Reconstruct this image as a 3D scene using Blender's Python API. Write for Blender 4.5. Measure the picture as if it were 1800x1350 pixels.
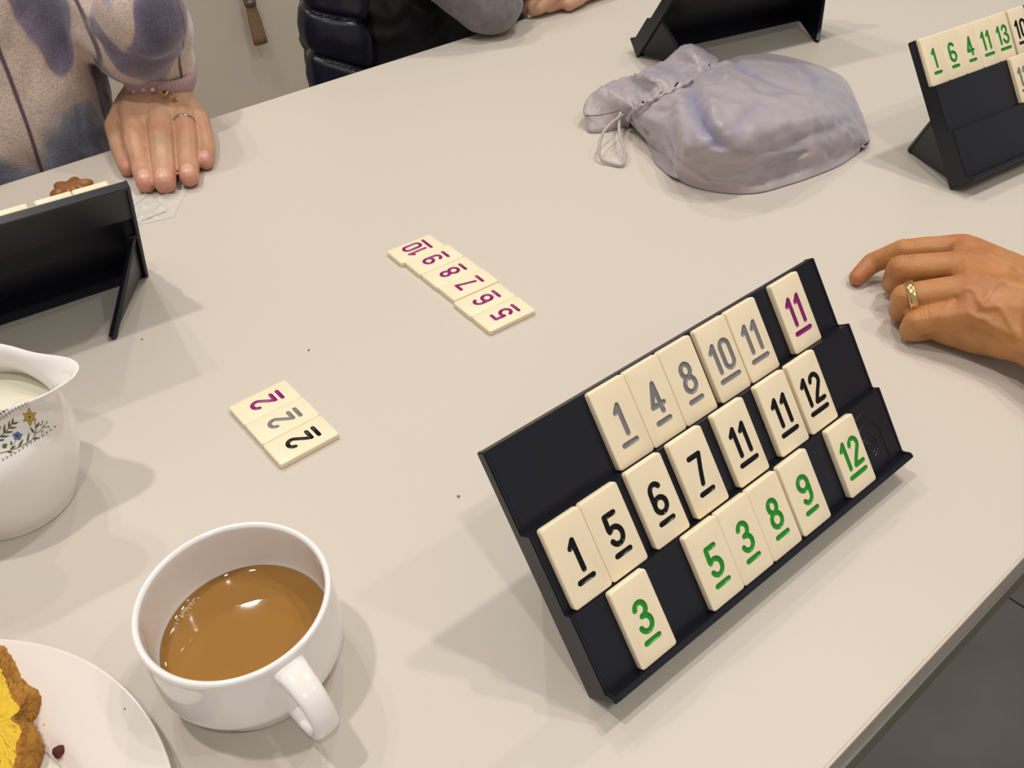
import bpy, bmesh, math, random
from mathutils import Vector, Matrix, noise
from mathutils.bvhtree import BVHTree
random.seed(7)
for o in list(bpy.data.objects): bpy.data.objects.remove(o)
SC = bpy.context.scene
COL = SC.collection
MM = 0.001
# ---------------------------------------------------------------- camera
F_PX, CAM_H = 1542.376, 428.876
YAW, PITCH, ROLL = math.radians(-38.608), math.radians(41.058), math.radians(-1.997)
_f = Vector((-math.sin(YAW)*math.cos(PITCH), math.cos(YAW)*math.cos(PITCH), -math.sin(PITCH)))
_r = Vector((math.cos(YAW), math.sin(YAW), 0)); _u = _r.cross(_f)
CR = _r*math.cos(ROLL) + _u*math.sin(ROLL)
CU = -_r*math.sin(ROLL) + _u*math.cos(ROLL)
CF = _f
cam_d = bpy.data.cameras.new('camera'); cam = bpy.data.objects.new('camera', cam_d); COL.objects.link(cam)
cam_d.sensor_width = 36; cam_d.lens = F_PX/1800*36; cam_d.clip_start = 0.01; cam_d.clip_end = 30
M = Matrix((CR, CU, -CF)).transposed().to_4x4(); M.translation = Vector((0, 0, CAM_H*MM)); cam.matrix_world = M
SC.camera = cam
# ---------------------------------------------------------------- world, exposure, lights
SC.view_settings.view_transform = 'Standard'; SC.view_settings.look = 'None'
SC.view_settings.gamma = 1; SC.view_settings.use_curve_mapping = False
SC.view_settings.exposure = 0.1
W = bpy.data.worlds.new('room_light'); SC.world = W; W.use_nodes = True
W.node_tree.nodes['Background'].inputs[0].default_value = (1.0, 0.965, 0.92, 1)
W.node_tree.nodes['Background'].inputs[1].default_value = 0.39
LIGHT_W = 8.8
for (x, y, k) in [(-170, -690, 1.0), (880, 318, .65), (1180, 330, .85), (1140, -560, .6), (-220, 640, 1.25), (385, 1890, .75), (165, 1905, .45), (1250, 1600, .8)]:
    ld = bpy.data.lights.new('ceiling_spot', 'AREA'); ld.shape = 'DISK'; ld.size = 0.085
    ld.energy = LIGHT_W*k; ld.color = (1.0, 0.945, 0.87)
    lo = bpy.data.objects.new('ceiling_spot', ld); COL.objects.link(lo); lo.location = (x*MM, y*MM, 2.0)

def at(px, py, z=0.0):
    """point in millimetres at height z seen at that place of the 1800x1350 frame"""
    d = CF + CR*((px-900)/F_PX) - CU*((py-675)/F_PX)
    t = (z-CAM_H)/d.z
    return Vector((0, 0, CAM_H)) + d*t
def atY(px, py, Y):
    d = CF + CR*((px-900)/F_PX) - CU*((py-675)/F_PX)
    return Vector((0, 0, CAM_H)) + d*(Y/d.y)
# ---------------------------------------------------------------- helpers
def link(name, me, mat=None, parent=None, smooth=True):
    if isinstance(me, bmesh.types.BMesh):
        bm = me; me = bpy.data.meshes.new(name); bm.to_mesh(me); bm.free()
    o = bpy.data.objects.new(name, me); COL.objects.link(o)
    if mat is not None:
        if len(me.materials) == 0: me.materials.append(mat)
        else: me.materials[0] = mat
    if smooth: me.polygons.foreach_set('use_smooth', [True]*len(me.polygons))
    if parent: o.parent = parent
    return o
def tag(o, label, cat=None, group=None):
    o['label'] = label
    if cat: o['category'] = cat
    if group: o['group'] = group
    return o
def empty(name, loc=(0, 0, 0), rz=0):
    o = bpy.data.objects.new(name, None); COL.objects.link(o); o.location = loc; o.rotation_euler = (0, 0, rz)
    o.empty_display_size = 0.01
    return o
def sharp(o, deg=35):
    me = o.data
    me.set_sharp_from_angle(angle=math.radians(deg))
    return o
def box_bm(x0, x1, y0, y1, z0, z1, bev=0, seg=2, bm=None):
    b = bmesh.new()
    bmesh.ops.create_cube(b, size=1)
    for v in b.verts: v.co = Vector(((x0+x1)/2+v.co.x*(x1-x0), (y0+y1)/2+v.co.y*(y1-y0), (z0+z1)/2+v.co.z*(z1-z0)))
    if bev: bmesh.ops.bevel(b, geom=b.edges[:], offset=bev, segments=seg, affect='EDGES', profile=.5)
    return b
def scale_bm(b, s=MM):
    for v in b.verts: v.co *= s
    return b
def merge(bms):
    me = bpy.data.meshes.new('tmp'); out = bmesh.new()
    for b in bms:
        b.to_mesh(me); b.free(); out.from_mesh(me)
    bpy.data.meshes.remove(me); return out
def loft(rows, closed_u=False, cap0=False, cap1=False, closed_v=False):
    """rows: lists of Vectors, equal length"""
    b = bmesh.new(); V = [[b.verts.new(p) for p in r] for r in rows]
    n = len(rows[0])
    R = len(rows)
    for i in range(R if closed_v else R-1):
        for j in range(n if closed_u else n-1):
            b.faces.new((V[i][j], V[i][(j+1) % n], V[(i+1) % R][(j+1) % n], V[(i+1) % R][j]))
    if cap0: b.faces.new(list(reversed(V[0])))
    if cap1: b.faces.new(V[-1])
    bmesh.ops.recalc_face_normals(b, faces=b.faces[:])
    return b
def tube(pts, r, seg=10, closed=False, caps=True, flat=1.0, up=None):
    rows = []; n = len(pts); N = None
    for i, p in enumerate(pts):
        a = pts[(i-1) % n] if (closed or i > 0) else pts[i]
        c = pts[(i+1) % n] if (closed or i < n-1) else pts[i]
        t = (c-a).normalized()
        if N is None:
            N = t.orthogonal().normalized() if up is None else (up-t*up.dot(t)).normalized()
        else:
            N = (N - t*N.dot(t)).normalized() if up is None else (up-t*up.dot(t)).normalized()
        B = t.cross(N); rr = r[i] if isinstance(r, (list, tuple)) else r
        rows.append([p + N*math.cos(2*math.pi*k/seg)*rr*flat + B*math.sin(2*math.pi*k/seg)*rr for k in range(seg)])
    return loft(rows, closed_u=True, cap0=caps and not closed, cap1=caps and not closed, closed_v=closed)
def catmull(P, n=8, closed=False):
    out = []; m = len(P)
    rng = range(m if closed else m-1)
    for i in rng:
        p0 = P[(i-1) % m] if closed or i > 0 else P[0]*2-P[1]
        p1 = P[i]; p2 = P[(i+1) % m]
        p3 = P[(i+2) % m] if closed or i+2 < m else P[-1]*2-P[-2]
        for k in range(n):
            t = k/n
            out.append(0.5*((2*p1)+(p2-p0)*t+(2*p0-5*p1+4*p2-p3)*t*t+(3*p1-p0-3*p2+p3)*t**3))
    if not closed: out.append(P[-1])
    return out
def lathe(profile, seg=96, center=(0, 0), cap1=True):
    rows = [[Vector((center[0]+r*math.cos(2*math.pi*k/seg), center[1]+r*math.sin(2*math.pi*k/seg), z)) for k in range(seg)] for r, z in profile]
    return loft(rows, closed_u=True, cap0=profile[0][0] > 0.01, cap1=cap1 and profile[-1][0] > 0.01)
def hull(spheres, sub=2):
    b = bmesh.new()
    for (c, r) in spheres:
        bmesh.ops.create_icosphere(b, subdivisions=sub, radius=r, matrix=Matrix.Translation(c))
    res = bmesh.ops.convex_hull(b, input=b.verts[:])
    bmesh.ops.delete(b, geom=[v for v in b.verts if not v.link_faces], context='VERTS')
    interior = [g for g in res['geom_interior'] if isinstance(g, bmesh.types.BMVert) and g.is_valid]
    if interior: bmesh.ops.delete(b, geom=interior, context='VERTS')
    fs = set(b.faces)
    return b
def organic(name, hulls, voxel, smooth_it, mat, parent=None, disp=None):
    """one continuous surface from overlapping hulls (mm)"""
    b = merge([hull(h) for h in hulls]); scale_bm(b)
    me = bpy.data.meshes.new(name); b.to_mesh(me); b.free()
    o = bpy.data.objects.new('tmp', me); COL.objects.link(o)
    m = o.modifiers.new('r', 'REMESH'); m.mode = 'VOXEL'; m.voxel_size = voxel*MM
    s = o.modifiers.new('s', 'SMOOTH'); s.factor = .5; s.iterations = smooth_it
    dg = bpy.context.evaluated_depsgraph_get(); dg.update()
    nm = bpy.data.meshes.new_from_object(o.evaluated_get(dg)); nm.name = name
    bpy.data.objects.remove(o)
    if disp:
        no = [v.normal.copy() for v in nm.vertices]
        for v, n in zip(nm.vertices, no): v.co += n*disp(v.co/MM, n)*MM
    return link(name, nm, mat, parent)
# ---------------------------------------------------------------- materials
def lin(c):
    return tuple(((x/255)/12.92 if x/255 <= .04045 else ((x/255+.055)/1.055)**2.4) for x in c)
def mat(name, col, rough=.5, spec=.5, metal=0, noise_amt=0, noise_scale=20, bump=0, bump_scale=200, coat=0, sheen=0, sss=0, trans=0, alpha=1, sub_col=None):
    m = bpy.data.materials.new(name); m.use_nodes = True; nt = m.node_tree; p = nt.nodes['Principled BSDF']
    p.inputs['Roughness'].default_value = rough; p.inputs['Specular IOR Level'].default_value = spec
    p.inputs['Metallic'].default_value = metal; p.inputs['Coat Weight'].default_value = coat
    p.inputs['Sheen Weight'].default_value = sheen; p.inputs['Transmission Weight'].default_value = trans
    p.inputs['Alpha'].default_value = alpha
    if sss:
        p.inputs['Subsurface Weight'].default_value = sss; p.inputs['Subsurface Radius'].default_value = (1, .4, .2); p.inputs['Subsurface Scale'].default_value = .004
    c = (*col, 1)
    p.inputs['Base Color'].default_value = c
    tc = nt.nodes.new('ShaderNodeTexCoord')
    if noise_amt:
        n = nt.nodes.new('ShaderNodeTexNoise'); n.inputs['Scale'].default_value = noise_scale; n.inputs['Detail'].default_value = 4
        nt.links.new(tc.outputs['Object'], n.inputs['Vector'])
        mx = nt.nodes.new('ShaderNodeMix'); mx.data_type = 'RGBA'
        d = sub_col if sub_col else tuple(x*(1-noise_amt) for x in col)
        mx.inputs[6].default_value = c; mx.inputs[7].default_value = (*d, 1)
        nt.links.new(n.outputs['Fac'], mx.inputs[0]); nt.links.new(mx.outputs[2], p.inputs['Base Color'])
    if bump:
        n = nt.nodes.new('ShaderNodeTexNoise'); n.inputs['Scale'].default_value = bump_scale; n.inputs['Detail'].default_value = 5
        nt.links.new(tc.outputs['Object'], n.inputs['Vector'])
        b = nt.nodes.new('ShaderNodeBump'); b.inputs['Strength'].default_value = bump; b.inputs['Distance'].default_value = .001
        nt.links.new(n.outputs['Fac'], b.inputs['Height']); nt.links.new(b.outputs[0], p.inputs['Normal'])
    return m
M_TABLE = mat('table_laminate', (.62, .57, .505), .42, .35, noise_amt=.04, noise_scale=900, bump=.06, bump_scale=900)
M_EDGE = mat('edge_band', (.60, .53, .44), .4)
M_RAIL = mat('rail_brown', (.40, .345, .28), .45)
M_ALU = mat('aluminium', (.5, .48, .46), .3, metal=.8)
M_OLIVE = mat('olive_metal', (.115, .13, .02), .3, noise_amt=.75, noise_scale=7)
M_GREEN_LEG = mat('lime_metal', (.22, .33, .02), .35)
M_FLOOR = mat('floor_tile', (.40, .36, .37), .55, noise_amt=.45, noise_scale=7, bump=.1, bump_scale=300)
M_GROUT = mat('grout', (.05, .045, .045), .8)
M_WALL = mat('wall_paint', (.66, .58, .47), .85, noise_amt=.08, noise_scale=4, bump=.05, bump_scale=250)
M_CEIL = mat('ceiling_paint', (.75, .72, .66), .9)
M_TILE = mat('tile_plastic', (.93, .79, .575), .34, .45, noise_amt=.05, noise_scale=60, sss=.15, bump=.02, bump_scale=1200)
M_RACK = mat('rack_plastic', (.008, .0085, .016), .36, .4, bump=.05, bump_scale=1500, noise_amt=.3, noise_scale=30)
M_INK = {'green': mat('green_paint', (.015, .27, .015), .2, .4), 'black': mat('black_paint', (.003, .0025, .003), .16, .3),
         'grey': mat('grey_paint', (.21, .20, .20), .25, .4), 'magenta': mat('magenta_paint', (.25, .010, .15), .2, .4)}
M_PORC = mat('porcelain', (.88, .84, .825), .12, .5, coat=.4)
M_PORC_C = mat('porcelain_plate', (.80, .745, .70), .16, .5, coat=.3)
M_COFFEE = mat('milky_coffee', (.34, .17, .04), .02, .5, noise_amt=.15, noise_scale=25)
M_MILK = mat('milk', (.74, .72, .58), .2)
# ---------------------------------------------------------------- setting
TOP, BOT_EDGE = 979.0, 61.7
def structure(o): o['kind'] = 'structure'; return o
FZ = -850
fl = structure(link('floor', scale_bm(box_bm(-1500, 3600, -1600, 2700, FZ-30, FZ-4)), M_GROUT, smooth=False))
tile_me = None
JX = 1195.3
for i in range(-3, 4):
    for j in range(-3, 5):
        if tile_me is None:
            b = scale_bm(box_bm(-298, 298, -298, 298, -4.5, 0, 1.2, 1)); o = link('floor_tile', b, M_FLOOR, fl, smooth=False); tile_me = o.data
        else:
            o = bpy.data.objects.new('floor_tile', tile_me); COL.objects.link(o); o.parent = fl
        o.location = ((JX-300+600*i)*MM, (50+600*j)*MM, FZ*MM)
structure(link('wall_back', scale_bm(box_bm(-1500, 3600, 2700, 2800, FZ, 2100)), M_WALL, smooth=False))
structure(link('ceiling', scale_bm(box_bm(-1500, 3600, -1600, 2700, 2060, 2100)), M_CEIL, smooth=False))
# ---------------------------------------------------------------- table
table = empty('table', (0.6, .52, FZ*MM))
tag(table, 'long off-white laminate table covered with tile racks, cup, jug and bag', 'table')
def tpart(name, b, m, smooth=False):
    for v in b.verts: v.co -= Vector((600, 520, FZ))
    return link(name, scale_bm(b), m, table, smooth)
tpart('tabletop', box_bm(-900, 2300, BOT_EDGE+1.2, TOP-1.2, -26, 0, .6, 2), M_TABLE)
tpart('edge_band', box_bm(-900, 2300, BOT_EDGE-.4, BOT_EDGE+1.2, -25.5, -.9, .7, 3), M_RAIL)
tpart('edge_band', box_bm(-900, 2300, BOT_EDGE-.2, BOT_EDGE+1.5, -6, -.2, .6, 3), M_EDGE)
tpart('edge_band', box_bm(-900, 2300, TOP-1.2, TOP+.8, -26, -.4, .7, 3), M_EDGE)
tpart('trim_strip', box_bm(-900, 2300, BOT_EDGE-1.8, BOT_EDGE+1, -28.6, -25.4, .5, 2), M_ALU)
for y0, y1 in ((BOT_EDGE-.6, BOT_EDGE+30), (TOP-60, TOP-34)):
    tpart('apron_rail', box_bm(-860, 2260, y0, y1, -66, -28, 2, 2), M_OLIVE)
for x in (-840, 1250, 2200):
    for y in (BOT_EDGE+27, TOP-47):
        tpart('leg', box_bm(x, x+40, y-20, y+20, FZ, -66, 3, 2), M_GREEN_LEG)
# ---------------------------------------------------------------- numeral tiles
TW, TH, TT = 25.8, 46.2, 4.6
def ell(cx, cy, rx, ry, a0, a1, n=14):
    return [Vector((cx+rx*math.cos(math.radians(a0+(a1-a0)*i/n)), cy+ry*math.sin(math.radians(a0+(a1-a0)*i/n)), 0)) for i in range(n+1)]
def P(*l): return [Vector((x, y, 0)) for x, y in l]
G = {
 '1': [(P((-2.3, 14.4), (.5, 17.7)), 0), (P((.5, 17.7), (.5, 1.3)), 0)],
 '2': [(ell(0, 13.6, 3.8, 4.1, 170, -25) + P((-1.2, 5.6), (-3.6, 1.5)), 0), (P((-3.6, 1.4), (3.9, 1.4)), 0)],
 '3': [(ell(-.1, 13.9, 3.4, 3.8, 165, -80) + P((-.7, 10.0)), 0), (P((-.7, 10)) + ell(-.1, 5.6, 3.9, 4.3, 82, -165), 0)],
 '4': [(P((1.3, 17.6), (-3.9, 5.4)), 0), (P((-3.9, 5.4), (4.2, 5.4)), 0), (P((1.3, 17.6), (2.0, 1.3)), 0)],
 '5': [(P((3.4, 17.6), (-2.9, 17.6)), 0), (P((-2.9, 17.6), (-3.3, 10.4)), 0), (ell(-.1, 6.0, 4.0, 4.7, 135, -155, 18), 0)],
 '6': [(ell(0, 5.5, 3.9, 4.2, 0, 360, 22)[:-1], 1), (P((-3.9, 5.8), (-3.9, 9.5)) + ell(-.1, 12.9, 3.7, 4.7, 165, 35, 10), 0)],
 '7': [(P((-3.9, 17.6), (3.7, 17.6)), 0), (P((3.7, 17.6), (1.2, 9.5), (-.9, 1.3)), 0)],
 '8': [(ell(0, 5.5, 3.9, 4.2, 0, 360, 22)[:-1], 1), (ell(0, 13.9, 3.2, 3.8, 0, 360, 20)[:-1], 1)],
 '0': [(ell(0, 14.0, 3.6, 3.75, 0, 180, 12) + ell(0, 5.0, 3.6, 3.75, 180, 360, 12), 1)],
}
G['9'] = [([Vector((-v.x, 19-v.y, 0)) for v in pl], c) for pl, c in G['6']]
def glyph_strokes(txt):
    out = []
    if len(txt) == 1:
        pos = [(.3, 1)] if txt != '1' else [(.6, 1)]; ul = 4.5
    else:
        pos = [(-3.9, 1), (4.1, 1)] if txt[1] == '1' else [(-5.3, 1), (3.9, .95)]; ul = 7.2
        if txt[1] == '1': ul = 6.4
    for ch, (dx, sx) in zip(txt, pos):
        for pl, c in G[ch]: out.append(([Vector((v.x*sx+dx, v.y-9.2+1.3, 0)) for v in pl], c))
    out.append((P((-ul+.2, -11.9), (ul+.2, -11.9)), 0))
    return out
GW, GD = 1.62, 1.0
def groove(path, closed):
    seg = 10; rows = []; n = len(path)
    def ring(p, t, s=1.0, adv=0.0):
        nrm = Vector((-t.y, t.x, 0))
        return [p + t*adv + nrm*math.cos(2*math.pi*k/seg+.1)*GW*s + Vector((0, 0, 1))*math.sin(2*math.pi*k/seg+.1)*GD*s for k in range(seg)]
    if closed:
        for i in range(n): rows.append(ring(path[i], (path[(i+1) % n]-path[i-1]).normalized()))
        return loft(rows, True, closed_v=True)
    t0 = (path[1]-path[0]).normalized(); t1 = (path[-1]-path[-2]).normalized()
    for a in (80, 55, 28): rows.append(ring(path[0], t0, math.cos(math.radians(a)), -math.sin(math.radians(a))*GW))
    for i in range(n): rows.append(ring(path[i], (path[min(i+1, n-1)]-path[max(i-1, 0)]).normalized()))
    for a in (28, 55, 80): rows.append(ring(path[-1], t1, math.cos(math.radians(a)), math.sin(math.radians(a))*GW))
    return loft(rows, True, True, True)
_base = None
def tile_base():
    b = bmesh.new(); bmesh.ops.create_cube(b, size=1)
    for v in b.verts: v.co = Vector((v.co.x*TW, v.co.y*TH, (v.co.z+.5)*TT))
    ve = [e for e in b.edges if abs(e.verts[0].co.z-e.verts[1].co.z) > 1]
    bmesh.ops.bevel(b, geom=ve, offset=1.9, segments=5, affect='EDGES', profile=.5)
    he = [e for e in b.edges if abs(e.verts[0].co.z-e.verts[1].co.z) < .01 and (len(e.link_faces) == 2 and any(abs(f.normal.z) > .9 for f in e.link_faces))]
    bmesh.ops.bevel(b, geom=he, offset=.75, segments=3, affect='EDGES', profile=.5)
    return b
TILE_CACHE = {}
def tile_meshes(txt, ink):
    key = (txt, ink)
    if key in TILE_CACHE: return TILE_CACHE[key]
    b = tile_base(); me = bpy.data.meshes.new('game_tile'); b.to_mesh(me); b.free()
    me.materials.append(M_TILE); me.materials.append(M_INK[ink])
    o = bpy.data.objects.new('tmp', me); COL.objects.link(o); cut = []
    for path, closed in glyph_strokes(txt):
        g = groove(path, closed)
        for v in g.verts: v.co.z += TT+.12
        gm = bpy.data.meshes.new('cut'); g.to_mesh(gm); g.free(); gm.materials.append(M_TILE); gm.materials.append(M_INK[ink])
        gm.polygons.foreach_set('material_index', [1]*len(gm.polygons))
        c = bpy.data.objects.new('cut', gm); COL.objects.link(c); cut.append(c); c.hide_render = True
        md = o.modifiers.new('b', 'BOOLEAN'); md.operation = 'DIFFERENCE'; md.object = c; md.solver = 'EXACT'
    dg = bpy.context.evaluated_depsgraph_get(); dg.update()
    nm = bpy.data.meshes.new_from_object(o.evaluated_get(dg))
    bpy.data.objects.remove(o)
    for c in cut: bpy.data.objects.remove(c)
    res = []
    for idx, nmz in ((0, 'game_tile'), (1, 'numeral')):
        bb = bmesh.new(); bb.from_mesh(nm)
        bmesh.ops.delete(bb, geom=[f for f in bb.faces if f.material_index != idx], context='FACES')
        for f in bb.faces: f.material_index = 0
        scale_bm(bb); m2 = bpy.data.meshes.new(nmz); bb.to_mesh(m2); bb.free()
        m2.materials.append(M_TILE if idx == 0 else M_INK[ink])
        m2.polygons.foreach_set('use_smooth', [True]*len(m2.polygons)); m2.set_sharp_from_angle(angle=math.radians(40 if idx == 0 else 70))
        res.append(m2)
    TILE_CACHE[key] = res
    return res
def put_tile(txt, ink, mw, label, group):
    a, n = tile_meshes(txt, ink)
    o = bpy.data.objects.new('game_tile', a); COL.objects.link(o); o.matrix_world = mw
    c = bpy.data.objects.new('numeral', n); COL.objects.link(c); c.parent = o
    tag(o, label, 'game tile', group); c['label'] = '%s engraved number' % ink
    return o
# ---------------------------------------------------------------- racks
RL = 265.0
LEG_IN = 34
def set_slope(deg):
    global SLOPE, ca, sa, RZ0, yb
    SLOPE = math.radians(deg); ca, sa = math.cos(SLOPE), math.sin(SLOPE); RZ0 = 6.2*sa + 24*ca
    yb = pv(-6.2, -24).y
def pv(v, w): return Vector((0, v*ca - w*sa, RZ0 + v*sa + w*ca))
set_slope(53.117)
VROW = [91.8, 46.75, 0.0]; WFR = [-13.4, -4.75, 0.0]
def rack_meshes():
    front = [(138.6, -17.9), (92, -17.9), (92, -9.4), (46.9, -9.4), (46.9, -4.6), (0, -4.6), (0.2, 1.2), (-2.8, 2.2), (-4.2, -1)]
    back = [(-6.2, -24), (-3.4, -24), (-3.4, -7.2), (44.2, -7.2), (44.2, -12), (89.2, -12), (89.2, -20.4), (136, -20.4), (136, -24.5), (138.6, -24.5)]
    b = bmesh.new(); poly = [pv(v, w) for v, w in front+back]
    rows = [[p + Vector((x, 0, 0)) for p in poly] for x in (2.4, RL-2.4)]
    b = loft(rows, True, True, True)
    bmesh.ops.bevel(b, geom=[e for e in b.edges if abs(e.verts[0].co.x-e.verts[1].co.x) > 100], offset=.45, segments=2, affect='EDGES')
    sides = []
    prof = [(138.8, -24.7), (138.8, -17.6), (92.3, -17.6), (92.3, -9.1), (47.2, -9.1), (47.2, -4.3), (1.5, -4.3), (.4, 1.4), (-2.8, 2.4), (-6.4, -24.2)]
    for x0, x1 in ((0, 2.5), (RL-2.5, RL)):
        s = loft([[pv(v, w)+Vector((x, 0, 0)) for v, w in prof] for x in (x0, x1)], True, True, True)
        bmesh.ops.bevel(s, geom=s.edges[:], offset=.5, segments=2, affect='EDGES'); sides.append(s)
    fins = []
    for xc, xt in ((5.5, LEG_IN), (RL-5.5, RL-LEG_IN)):
        h1, h2 = pv(64, -22), pv(-1, -22)
        tri = [(xc, h1), (xc, h1+Vector((0, 3, -2))), (xt, Vector((0, yb+77, 3))), (xt, Vector((0, yb+75, 0))), (xt, Vector((0, yb+70, 0))), (xc, h2)]
        f = loft([[p+Vector((xx+x, 0, 0)) for xx, p in tri] for x in (-1.2, 1.2)], True, True, True)
        rim = tube([h1+Vector((xc, 1, -1)), Vector((xt, yb+75, 2.6))], [2.2, 3.2], 4, up=Vector((1, 0, 0)))
        bmesh.ops.bevel(f, geom=f.edges[:], offset=.4, segments=1, affect='EDGES')
        # hinge barrel on the back of the rack
        hb = tube([h1+Vector((xc-2.8, -1, 0)), h1+Vector((xc+2.8, -1, 0))], 2.4, 10)
        fins.append(merge([f, rim])); fins.append(hb)
    # raised arch emblem on the lowest tier, right end
    W0 = -4.6
    def ef(u, v): return pv(v, W0)+Vector((u, 0, 0))
    arch = [ef(RL-13, 4)]+[ef(RL-24+11*math.cos(a), 22+11*math.sin(a)) for a in [math.pi*k/12 for k in range(13)]]+[ef(RL-35, 4)]
    em = [tube(arch, .55, 6), tube([ef(RL-35, 4), ef(RL-13, 4)], .5, 6)]
    for rr in (4, 6.5): em.append(tube([ef(RL-26+rr*math.cos(a), 18+rr*math.sin(a)*1.1) for a in [2*math.pi*k/20 for k in range(20)]], .5, 6, closed=True))
    for k in range(4): em.append(tube([ef(RL-32+k*2.5+3*math.cos(a), 36+3*math.sin(a)+k*.4) for a in [math.pi*q/6 for q in range(7)]], .4, 5))
    return b, sides, fins, merge(em)
def keep(b, name):
    o = link(name, scale_bm(b), M_RACK, None, True); sharp(o, 30); m = o.data; bpy.data.objects.remove(o); return m
def rack_set():
    rb, rs, rf, re_ = rack_meshes(); RM = {}
    RM['body'] = keep(rb, 'rack_body'); RM['side'] = [keep(s, 'side_panel') for s in rs]
    RM['leg'] = [keep(rf[0], 'leg'), keep(rf[2], 'leg')]; RM['hinge'] = [keep(rf[1], 'hinge'), keep(rf[3], 'hinge')]; RM['emblem'] = keep(re_, 'embossed_emblem')
    return RM
RM = rack_set()
def rack(origin, psi, label):
    root = empty('tile_rack', origin*MM, psi); tag(root, label, 'tile rack', 'dark plastic tile racks')
    def add(name, m, par=root):
        o = bpy.data.objects.new(name, m); COL.objects.link(o); o.parent = par; return o
    add('rack_body', RM['body'])
    for s in RM['side']: add('side_panel', s)
    for l, h in zip(RM['leg'], RM['hinge']):
        lo = add('leg', l); add('hinge', h, lo)
    add('embossed_emblem', RM['emblem'])
    bpy.context.view_layer.update()
    return root
def rack_tile(root_m, row, u, txt, ink, label, group, jit=0.0):
    """u: left edge in rack mm"""
    w = WFR[row]-TT+.0
    c = pv(VROW[row]+.35+TH/2, w)+Vector((u+TW/2, 0, 0))
    ml = Matrix.Translation(c*MM) @ Matrix.Rotation(SLOPE, 4, 'X') @ Matrix.Rotation(jit, 4, 'Z')
    return put_tile(txt, ink, root_m @ ml, label, group)
def rmat(origin, psi): return Matrix.Translation(origin*MM) @ Matrix.Rotation(psi, 4, 'Z')
psi0 = math.radians(-.735)
U0 = 121.6
o0 = Vector((54.56, 151.298, 0)) + Vector((math.cos(psi0), math.sin(psi0), 0))*U0
rack(o0, psi0, 'dark plastic tile rack in the foreground holding three tiers of numbered tiles'); m0 = rmat(o0, psi0)
GR = 'numbered tiles on the foreground rack'
rows = [
 (0, [(188.5, '1', 'grey'), (214.6, '4', 'grey'), (240.8, '8', 'grey'), (270.2, '10', 'grey'), (297.0, '11', 'grey'), (338.2, '11', 'magenta')]),
 (1, [(126.2, '1', 'black'), (152.2, '5', 'black'), (184.8, '6', 'black'), (216.9, '7', 'black'), (252.5, '11', 'black'), (289.7, '11', 'black'), (318.4, '12', 'black')]),
 (2, [(144.6, '3', 'green'), (199.5, '5', 'green'), (225.3, '3', 'green'), (251.1, '8', 'green'), (278.9, '9', 'green'), (325.0, '12', 'green')])]
tn = ['top', 'middle', 'bottom']
LBL = {(0, 0): 'grey 1 tile beside the bare left stretch of the foreground rack, top tier',
 (0, 1): 'grey 4 tile squeezed between the grey 1 and the grey 8', (0, 2): 'grey 8 tile above the black 7, right of the grey 4',
 (0, 3): 'grey 10 tile on the top tier, a thin gap after the grey 8', (0, 4): 'grey 11 tile on the top tier next to the grey 10',
 (0, 5): 'lone magenta 11 tile near the right end of the foreground rack, top tier',
 (1, 0): 'black 1 tile leftmost on the foreground rack, middle tier', (1, 1): 'black 5 tile touching the black 1 tile on its left',
 (1, 2): 'black 6 tile standing alone between the black 5 and the 7', (1, 3): 'black 7 tile below the grey 8, above the green 5',
 (1, 4): 'black 11 tile standing apart, right of the black 7', (1, 5): 'black 11 tile touching the black 12 tile',
 (1, 6): 'black 12 tile rightmost on the middle tier below the magenta 11',
 (2, 0): 'green 3 tile standing alone nearest the lower left corner of the rack', (2, 1): 'green 5 tile first of the joined four on the bottom tier',
 (2, 2): 'green 3 tile squeezed between the green 5 and the green 8', (2, 3): 'green 8 tile between the green 3 and green 9, bottom tier',
 (2, 4): 'green 9 tile last of the joined four on the bottom tier', (2, 5): 'green 12 tile standing alone beside the moulded emblem'}
for row, L in rows:
    for u, t, ink in L:
        extra = ''
        if row == 1 and t == '11': extra = ', directly right of the black 7' if u < 270 else ', touching the black 12'
        if row == 2 and t == '3': extra = ', alone at the left' if u < 160 else ', between the green 5 and 8'
        
        rack_tile(m0, row, u-U0, t, ink, LBL[(row, L.index((u, t, ink)))], GR)
# right rack: end corner at the table, its front lip runs to the right
a = at(1670, 334, 0); l1, l2 = at(1692, 338, 17.8), at(1800, 290, 17.8)
psiR = math.atan2(l2.y-l1.y, l2.x-l1.x)
oR = a - Vector((-math.sin(psiR), math.cos(psiR), 0))*yb
rack(oR, psiR, 'dark tile rack at the right edge showing a row of green numbered tiles'); mR = rmat(oR, psiR)
for k, t in enumerate(['1', '6', '4', '11', '13']):
    rack_tile(mR, 0, 2.5+k*25.9, t, 'green', 'green %s tile on the right-hand rack, %s' % (t, ['at its left end', 'second from the left', 'in the middle of five', 'fourth from the left', 'beside the black number'][k]), 'numbered tiles on the right-hand rack')
rack_tile(mR, 0, 2.5+5*25.9+3.6, '10', 'black', 'black numbered tile cut by the picture edge, top tier of right rack', 'numbered tiles on the right-hand rack')
rack_tile(mR, 1, 2.5+4*25.9+2, '12', 'grey', 'cream tile with grey 12 on the middle tier of the rack at the right edge', 'numbered tiles on the right-hand rack')
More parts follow.
